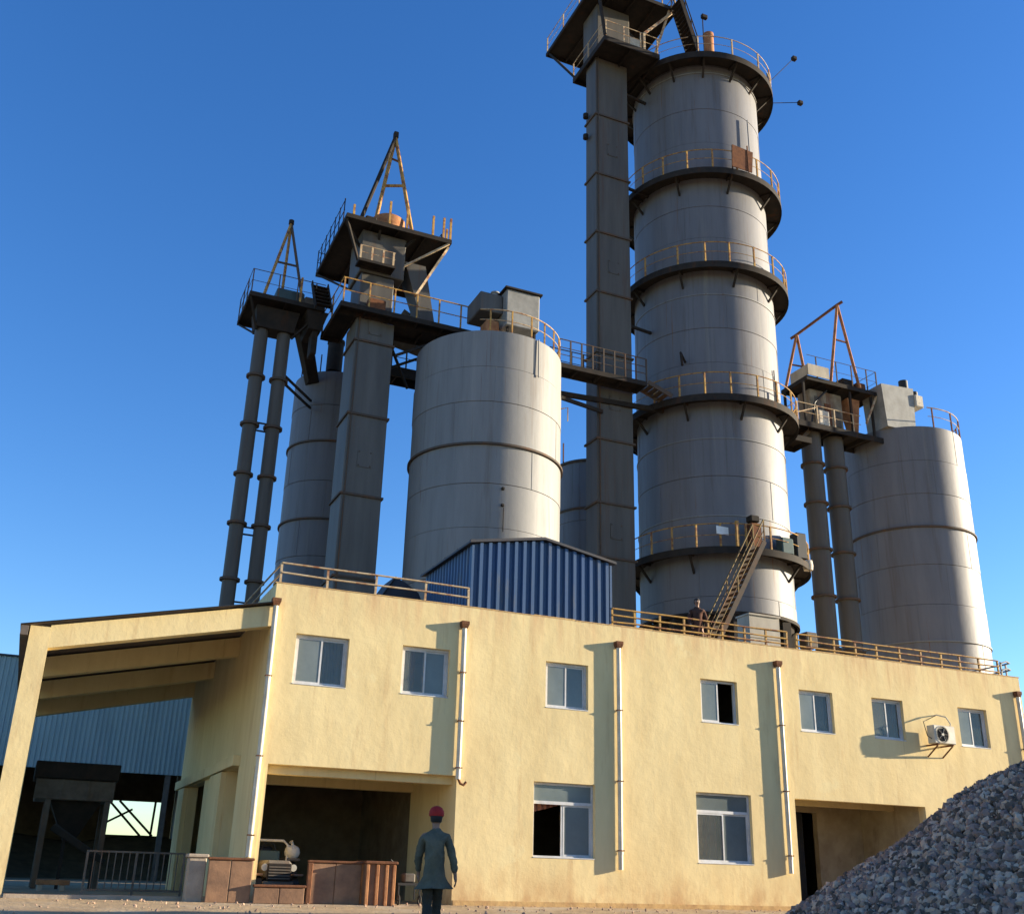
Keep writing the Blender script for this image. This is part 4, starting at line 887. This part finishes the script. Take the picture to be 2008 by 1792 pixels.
def person(name, label, loc, rz, R_arm, L_arm, legs, jacket, trousers, hat, sc=1.0):
    t = thing(name, label, 'person', loc, None); t.rotation_euler = (0, 0, rz); t.scale = (sc, sc, sc)
    V = []; E = []; Rd = []
    def add(p, r, par=None):
        V.append(tuple(p)); Rd.append(r)
        if par is not None: E.append((par, len(V) - 1))
        return len(V) - 1
    pel = add((0, 0, .93), (.115, .085)); sp = add((0, 0, 1.12), (.10, .075), pel); ch = add((0, .0, 1.30), (.12, .08), sp); nb = add((0, 0, 1.43), (.07, .065), ch)
    nk = add((0, .01, 1.50), .052, nb); hb = add((0, .03, 1.56), (.068, .082), nk); hm = add((0, .03, 1.63), (.076, .093), hb); ht = add((0, .025, 1.70), (.06, .075), hm)
    add((0, .135, 1.615), .012, hm)
    for sd in (-1, 1): add((sd * .085, .02, 1.625), .014, hm)
    for sd, (el, wr, hd) in ((1, R_arm), (-1, L_arm)):
        s0 = add((sd * .17, 0, 1.39), .062, ch); e = add(el, .045, s0); w = add(wr, .031, e)
        d = Vector(hd).normalized(); palm = Vector(wr) + d * .055; pm = add(palm, (.036, .02), w)
        side = d.cross(Vector((1, 0, 0))).normalized() if abs(d.x) < .9 else Vector((0, 1, 0))
        inn = Vector((-sd, 0, 0))
        for k, (of, ln) in enumerate(((-.03, .062), (-.01, .075), (.011, .07), (.03, .055))):
            a = palm + d * .05 + side * of; b_ = a + d * ln * .55 + inn * .012; c = b_ + d * ln * .4 + inn * .022
            i1 = add(a, .0095, pm); i2 = add(b_, .009, i1); add(c, .008, i2)
        a = palm + side * .042 - d * .01; i1 = add(a, .011, pm); add(a + side * .02 + d * .045 + inn * .015, .009, i1)
    for sd, (kn, an, toe) in zip((1, -1), legs):
        h = add((sd * .09, 0, .88), (.09, .085), pel); k = add(kn, .057, h); a = add(an, .042, k); add(toe, .036, a)
    skin_mesh('body', V, E, Rd, 'skin', t)
    # jacket
    V, E, Rd = [], [], []
    h0 = add((.01, -.005, .77), (.125, .095)); p0 = add((.005, 0, .88), (.235, .16), h0); s0 = add((0, 0, 1.10), (.235, .15), p0); c0 = add((0, 0, 1.27), (.25, .155), s0); n1 = add((0, 0, 1.38), (.18, .125), c0); n0 = add((0, 0, 1.455), (.085, .08), n1); add((0, 0, 1.495), (.07, .07), n0)
    for sd, (el, wr, hd) in ((1, R_arm), (-1, L_arm)):
        s1 = add((sd * .165, 0, 1.345 + sd * .012), .078, n1); e = add(el, .061, s1); add(Vector(el).lerp(Vector(wr), .93), .047, e)
    skin_mesh('jacket', V, E, Rd, jacket, t, root=1, sub=2, fold=.013)
    V, E, Rd = [], [], []
    p0 = add((0, 0, .88), (.10, .08))
    for sd, (kn, an, toe) in zip((1, -1), legs):
        h = add((sd * .07, 0, .76), (.085, .085), p0); k = add(kn, .072, h); add(Vector(kn).lerp(Vector(an), .93), .07, k)
    skin_mesh('trousers', V, E, Rd, trousers, t, sub=2, fold=.013)
    for sd, (kn, an, toe) in zip((1, -1), legs):
        a = Vector(an); tt = Vector(toe); skin_mesh('shoe', [tuple(a + Vector((0, -.06, -.04))), tuple(a.lerp(tt, .4) + Vector((0, 0, -.03))), tuple(tt)], [(0, 1), (1, 2)], [(.045, .04), (.05, .045), (.045, .03)], 'shoe', t)
    ha = MB().lathe([(.072, 1.58), (.088, 1.60), (.094, 1.65), (.085, 1.70), (.05, 1.735), (.005, 1.745)], 0, .02, 20)
    ha.v = [(x * .92, (y - .02) * 1.08 + .02, z) for x, y, z in ha.v]
    me_p = MB(); me_p.v, me_p.f = ha.v, ha.f
    hm_ = bpy.data.meshes.new('hair'); hm_.from_pydata([(x, y - .008, z - .02) for x, y, z in me_p.v], [], me_p.f); hm_.materials.append(MATS['hair'])
    for p in hm_.polygons: p.use_smooth = True
    ho = bpy.data.objects.new('hair', hm_); COL.objects.link(ho); ho.parent = t
    if hat:
        c = MB().lathe([(.105, 1.648), (.110, 1.67), (.105, 1.715), (.08, 1.76), (.04, 1.782), (.005, 1.788)], 0, .02, 24)
        br = [(.105 * math.cos(a), .02 + .11 * math.sin(a), 1.65) for a in [math.pi * k / 10 for k in range(11)]] + [(.085 * math.cos(a), .10 + .15 * math.sin(a), 1.635) for a in [math.pi * k / 10 for k in range(10, -1, -1)]]
        c.add(br, [(i, i + 1, 20 - i, 21 - i) for i in range(10)])
        cm = bpy.data.meshes.new('cap'); cm.from_pydata(c.v, [], c.f); cm.materials.append(MATS[hat])
        for p in cm.polygons: p.use_smooth = True
        co = bpy.data.objects.new('cap', cm); COL.objects.link(co); co.parent = t
    return t
px, py = .98, -8.5
person('person', 'person in red cap, grey-green jacket and dark trousers walking towards the porch', (px, py, gz(px, py)), R(66.6 - 90 + 4),
       ((.255, -.06, 1.12), (.30, -.01, .88), (.15, .15, -1)), ((-.225, .05, 1.11), (-.215, .17, .89), (.05, .3, -1)),
       [((.065, .17, .51), (.045, .12, .085), (.055, .27, .035)), ((-.075, -.02, .47), (-.065, -.32, .20), (-.065, -.22, .06))], 'jacket', 'trousers', 'cap_red', sc=.985)
person('person', 'bare-headed person in brown top standing on the roof behind the yellow railing', (11.62, .7, ZR), R(150),
       ((.23, .05, 1.13), (.2, .2, .95), (-.2, .6, -.6)), ((-.23, .02, 1.12), (-.25, .06, .87), (-.1, .1, -1)),
       [((.09, .02, .49), (.09, 0, .085), (.10, .13, .035)), ((-.09, .02, .49), (-.09, 0, .085), (-.10, .13, .035))], 'jacket_tan', 'trousers', None, sc=1.0)

# ------------------------------------------------------------------ tractor in the porch
TC = thing('tractor', 'small dusty tractor with roll frame parked nose-out in the dark porch', 'tractor', (.72, .9, 0))
def wheel(x, y, r, w, nm='wheel'):
    mb = MB(); n = 24; prof = [(r * .55, -w / 2), (r * .92, -w / 2), (r, -w * .32), (r, w * .32), (r * .92, w / 2), (r * .55, w / 2)]
    for pr, px_ in prof:
        for k in range(n): a = 2 * math.pi * k / n; mb.v.append((x + px_, y + pr * math.cos(a), r + pr * math.sin(a)))
    for i in range(len(prof) - 1):
        for k in range(n): j = (k + 1) % n; mb.f.append((i * n + k, i * n + j, (i + 1) * n + j, (i + 1) * n + k))
    wh = mb.build(nm, 'rubber', TC, smooth=True)
    rm_ = MB()
    for pr, px_ in ((r * .56, -w * .3), (r * .5, -w * .15), (r * .18, -w * .1), (r * .18, w * .1), (r * .5, w * .15), (r * .56, w * .3)):
        for k in range(n): a = 2 * math.pi * k / n; rm_.v.append((x + px_, y + pr * math.cos(a), r + pr * math.sin(a)))
    for i in range(5):
        for k in range(n): j = (k + 1) % n; rm_.f.append((i * n + k, i * n + j, (i + 1) * n + j, (i + 1) * n + k))
    rm_.build('rim', 'machine', wh, smooth=True)
    for k in range(12):
        a = 2 * math.pi * k / 12
        MB().bar((x - w * .42, y + r * 1.0 * math.cos(a), r + r * 1.0 * math.sin(a)), (x + w * .42, y + r * 1.0 * math.cos(a + .15), r + r * 1.0 * math.sin(a + .15)), .04, .03).build('tread_lug', 'rubber', wh)
for x in (.18, 1.26): wheel(x, 1.75, .42, .26)
for x in (.34, 1.10): wheel(x, .35, .24, .15)
BB((.45, .12, .42), (.99, 1.2, .80), .06).build('hood', 'machine', TC)
BB((.47, .06, .40), (.97, .118, .74), .02).build('grille', 'dark_steel', TC)
for k in range(5): B((.5, .045, .44 + .055 * k), (.94, .059, .46 + .055 * k)).build('grille_bar', 'machine', TC)
for x in (.42, 1.02): MB().add(disc_y(x, .12, .66, .07, 16) + disc_y(x, .22, .66, .05, 16), [tuple(range(16)), tuple(range(31, 15, -1))] + [(k, (k + 1) % 16, 16 + (k + 1) % 16, 16 + k) for k in range(16)]).build('headlight', 'ac_white', TC)
BB((.40, .08, .28), (1.04, .24, .40), .02).build('bumper', 'machine', TC)
BB((.52, .4, .26), (.92, 1.7, .42), .03).build('chassis', 'dark_steel', TC)
BB((.5, 1.2, .55), (.94, 1.26, 1.0), .02).build('dashboard', 'machine_teal', TC)
BB((.48, 1.6, .6), (.96, 2.05, .72), .04).build('seat', 'black', TC); BB((.5, 2.0, .72), (.94, 2.1, 1.1), .04).build('seat_back', 'black', TC)
T([(.32, 1.3, .55), (.32, 1.3, 1.12), (.42, 1.3, 1.21), (1.02, 1.3, 1.21), (1.12, 1.3, 1.12), (1.12, 1.3, .55)], .028, 8).build('roll_frame', 'sack', TC, smooth=True)
T([(.30, 1.3, 1.1), (.16, 1.5, .8)], .022, 8).build('roll_brace', 'sack', TC)
T([(.58, 1.32, 1.0)] + [(.72 + .15 * math.cos(a), 1.36, 1.02 + .15 * math.sin(a)) for a in [math.pi - 2 * math.pi * k / 16 for k in range(16)]], .014, 6).build('steering_wheel', 'black', TC, smooth=True)
for x0_ in (.03, 1.12): BB((x0_, 1.25, .80), (x0_ + .29, 2.15, .86), .02).build('fender', 'sack' if x0_ < .5 else 'machine', TC)
for x0_ in (.2, 1.04):
    BB((x0_, .1, .5), (x0_ + .2, .5, .54), .01).build('fender', 'brown_panel', TC)
bg_ = thing('sack', 'pale stuffed sack resting on the tractor fender', 'sack', (1.22, 1.45, .86))
bm = bmesh.new(); bmesh.ops.create_icosphere(bm, subdivisions=3, radius=1)
for v in bm.verts: v.co = Vector((v.co.x * .17, v.co.y * .14, v.co.z * .15 + .14)) * (1 + .07 * math.sin(9 * v.co.x + 7 * v.co.z) * math.cos(8 * v.co.y))
mb = MB(); bm.verts.index_update(); mb.v = [tuple(v.co + Vector((1.24, 1.35, .84))) for v in bm.verts]; mb.f = [tuple(v.index for v in f.verts) for f in bm.faces]; bm.free()
mb.build('sack_body', 'sack', bg_, smooth=True)
T([(1.24, 1.35, 1.10), (1.22, 1.34, 1.17), (1.19, 1.33, 1.2)], [.04, .03, .045], 8).build('tied_neck', 'sack', bg_, smooth=True)

# rusty barrier panels either side
def barrier(x0, x1, y, h, label, posts):
    t = thing('barrier_panel', label, 'barrier', ((x0 + x1) / 2, y, gz(x0, y)))
    zb = gz(x0, y); n = max(2, int((x1 - x0) / .45)); w = (x1 - x0) / n
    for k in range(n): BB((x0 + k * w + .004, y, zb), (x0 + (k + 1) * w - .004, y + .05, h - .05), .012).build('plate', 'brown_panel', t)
    BB((x0 - .02, y - .03, h - .05), (x1 + .02, y + .08, h), .012).build('top_rail', 'rust', t)
    for x in posts: BB((x - .05, y - .07, zb), (x + .05, y - .001, h - .002 - .05), .012).build('post', 'rust', t)
    return t
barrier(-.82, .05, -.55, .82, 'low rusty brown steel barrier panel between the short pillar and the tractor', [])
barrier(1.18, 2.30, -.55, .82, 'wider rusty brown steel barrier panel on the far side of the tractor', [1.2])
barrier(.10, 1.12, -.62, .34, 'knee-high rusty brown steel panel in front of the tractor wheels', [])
bn = thing('steel_bin', 'ribbed rusty brown steel bin standing at the end of the wider barrier panel', 'bin', (2.65, -.4, gz(2.6, -.6)))
zb = gz(2.6, -.7)
B((2.34, -.70, zb), (2.98, .0, .78)).build('bin_body', 'brown_panel', bn)
for x in (2.37, 2.58, 2.78, 2.94): BB((x - .035, -.76, zb), (x + .035, -.701, .77), .01).build('rib', 'rust_orange', bn)
BB((2.31, -.77, .781), (3.01, .03, .84), .012).build('rim', 'rust', bn)
hb_ = thing('hand_cart', 'small dark metal hand cart against the porch wall beside the walking person', 'cart', (3.4, -.2, 0))
B((3.15, -.4, .38), (3.68, .0, .43)).build('tray', 'black', hb_)
for x, y in ((3.18, -.37), (3.65, -.37), (3.18, -.03), (3.65, -.03)): bar((x, y, .38), (x, y, .10), .03).build('leg', 'black', hb_)
for x in (3.18, 3.65): 
    mb = MB(); mb.tube([(x, -.37 + .085 * math.cos(a), .095 + .085 * math.sin(a)) for a in [2 * math.pi * k / 14 for k in range(14)]], .02, 6, True); mb.build('wheel', 'rubber', hb_, smooth=True)
BB((3.3, -.35, .431), (3.55, -.1, .62), .03).build('toolbox', 'machine', hb_)
T([(3.16, -.2, .42), (3.06, -.2, .85), (3.02, -.2, .88)], .014, 6).build('handle', 'black', hb_, smooth=True)
# short pillar
sp_ = thing('short_pillar', 'short square concrete pillar at the end of the barrier by the fence', 'pillar', (-1.0, -.2, 0))
BB((-1.18, -.40, -.1), (-.84, -.06, .80), .02).build('shaft', 'concrete', sp_); BB((-1.21, -.43, .801), (-.81, -.03, .87), .015).build('cap', 'concrete', sp_)

# ------------------------------------------------------------------ under the canopy
fe = thing('bar_fence', 'low dull metal bar fence across the bay under the canopy', 'fence', (-2.0, 1.5, 0))
for z in (.14, .88): bar((-2.98, 1.5, z), (-1.0, 1.5, z), .035).build('rail', 'machine', fe)
for k in range(15):
    x = -2.96 + k * 1.94 / 14; bar((x, 1.5, .0 if k in (0, 7, 14) else .14), (x, 1.5, .88), .02 if k not in (0, 7, 14) else .045).build('bar', 'machine', fe)
kb = B((-4.4, -.05, 0), (-.85, .35, .07)).build('kerb', 'concrete', origin=(-2.6, 0, 0)); tag(kb, 'low concrete kerb along the front of the canopy bay', 'kerb')
ho = thing('feed_hopper', 'dark steel feed hopper on legs under the back of the canopy', 'hopper', (-3.1, 9.2, 0))
BB((-4.1, 8.6, 2.2), (-2.15, 10.4, 2.72), .02).build('bin', 'machine', ho); BB((-4.2, 8.5, 2.73), (-2.05, 10.5, 3.16), .02).build('upper_bin', 'dark_steel', ho)
for k in range(4): bar((-4.1 + k * .65, 8.59, 2.2), (-4.1 + k * .65, 8.59, 2.72), .05).build('stiffener', 'machine', ho)
for x, y in ((-3.75, 8.7), (-2.25, 8.7), (-3.75, 10.3), (-2.25, 10.3)): bar((x, y, 0), (x, y, 2.2), .14).build('leg', 'machine', ho)
MB().add([(-3.7, 8.9, 2.2), (-2.4, 8.9, 2.2), (-2.4, 10.1, 2.2), (-3.7, 10.1, 2.2), (-3.2, 9.3, 1.2), (-2.9, 9.3, 1.2), (-2.9, 9.7, 1.2), (-3.2, 9.7, 1.2)], [(0, 1, 2, 3), (7, 6, 5, 4), (0, 4, 5, 1), (1, 5, 6, 2), (2, 6, 7, 3), (3, 7, 4, 0)]).build('cone', 'dark_steel', ho)
cv = thing('belt_conveyor', 'dark inclined belt conveyor under the feed hopper', 'conveyor', (-3, 9, 0))
bar((-3.5, 8.4, 1.55), (-2.2, 8.4, .75), .5, .1).build('belt', 'black', cv)
for y in (8.12, 8.68): bar((-3.55, y, 1.5), (-2.15, y, .68), .05, .14).build('side_frame', 'dark_steel', cv)
for x, z in ((-3.2, 1.25), (-2.4, .75)): bar((x, 8.4, 0), (x, 8.4, z), .08).build('leg', 'dark_steel', cv)
pk = thing('timber_plank', 'orange-brown timber plank lying on blocks under the canopy', 'plank', (-3.4, 6, 0))
BB((-3.75, 5.9, .14), (-3.0, 6.2, .26), .01).build('plank', 'rust_orange', pk)
for x in (-3.65, -3.15): BB((x - .06, 5.92, 0), (x + .06, 6.18, .14), .01).build('block', 'concrete', pk)

# ------------------------------------------------------------------ far blue storage shed
SH = thing('storage_shed', 'large blue corrugated steel storage shed with open lower front behind the canopy', 'shed', (-6, 26, 0))
x = -22.0
while x < 3.9:
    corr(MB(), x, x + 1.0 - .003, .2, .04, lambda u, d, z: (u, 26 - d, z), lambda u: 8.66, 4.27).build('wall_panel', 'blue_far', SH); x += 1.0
B((-22, 26.05, 8.5), (4, 46, 8.68)).build('roof', 'blue_roof', SH)
B((-22.2, 25.9, 8.665), (4.2, 26.04, 8.74)).build('eave_gutter', 'blue_roof', SH)
for xx in (-22, -16, -10, -4.6, 1.2, 3.7): bar((xx, 26.15, 0), (xx, 26.15, 4.26), .22).build('column', 'machine', SH)
wall_holes('x', -22, 4, -.1, 8.49, [(.3, 3.3, 2.25, 4.15)], 45.8, 46).build('rear_wall', 'interior', SH)
B((-22.1, 26.05, 0), (-22, 45.79, 8.49)).build('side_wall', 'blue_far', SH)
B((4.0, 26.05, 0), (4.1, 45.79, 8.49)).build('side_wall', 'blue_far', SH)
for p, q in (((.3, 45.9, 4.15), (2.3, 45.9, 2.25)), ((.9, 45.9, 4.15), (3.0, 45.9, 2.25)), ((.3, 45.95, 2.9), (1.7, 45.95, 3.7)), ((2.9, 45.9, 2.25), (2.95, 45.9, 4.15))):
    bar(p, q, .12).build('lattice_bar', 'machine', SH)
mb = MB(); nn = 40
for j in range(nn + 1):
    for i in range(nn + 1):
        xx = -16 + 24 * i / nn; yy = 30 + 14 * j / nn
        mb.v.append((xx, yy, max(-.1, 1.9 - .32 * abs(yy - 37) + .2 * math.sin(xx * .9) - .02 * abs(xx))))
for j in range(nn):
    for i in range(nn): k = j * (nn + 1) + i; mb.f.append((k, k + 1, k + nn + 2, k + nn + 1))
tag(mb.build('stored_heap', 'interior', smooth=True, origin=(-4, 37, 0)), 'low dark heap of material stored inside the open blue shed', 'heap')

# loose stones and crumbs scattered over the yard in front of the wall
verts, faces = [], []
for _ in range(900):
    y = -.25 - 5.5 * rng.random() ** 1.5; x = rng.uniform(-7, 16); r_ = .008 + .03 * rng.random() ** 3; k = rng.randrange(10)
    rot = Euler((rng.uniform(0, 6), rng.uniform(0, 6), rng.uniform(0, 6))).to_matrix(); b0 = len(verts); base = Vector((x, y, gz(x, y) + r_ * .4))
    verts += [tuple(base + rot @ (c * r_)) for c in tmpl[k]]; faces += [tuple(b0 + i for i in f) for f in tf[k]]
me = bpy.data.meshes.new('yard_pebbles'); me.from_pydata(verts, [], faces); me.materials.append(MATS['limestone'])
o = bpy.data.objects.new('yard_pebbles', me); COL.objects.link(o)
tag(o, 'loose pebbles and crumbs scattered over the sandy yard', 'pebbles', kind='stuff')
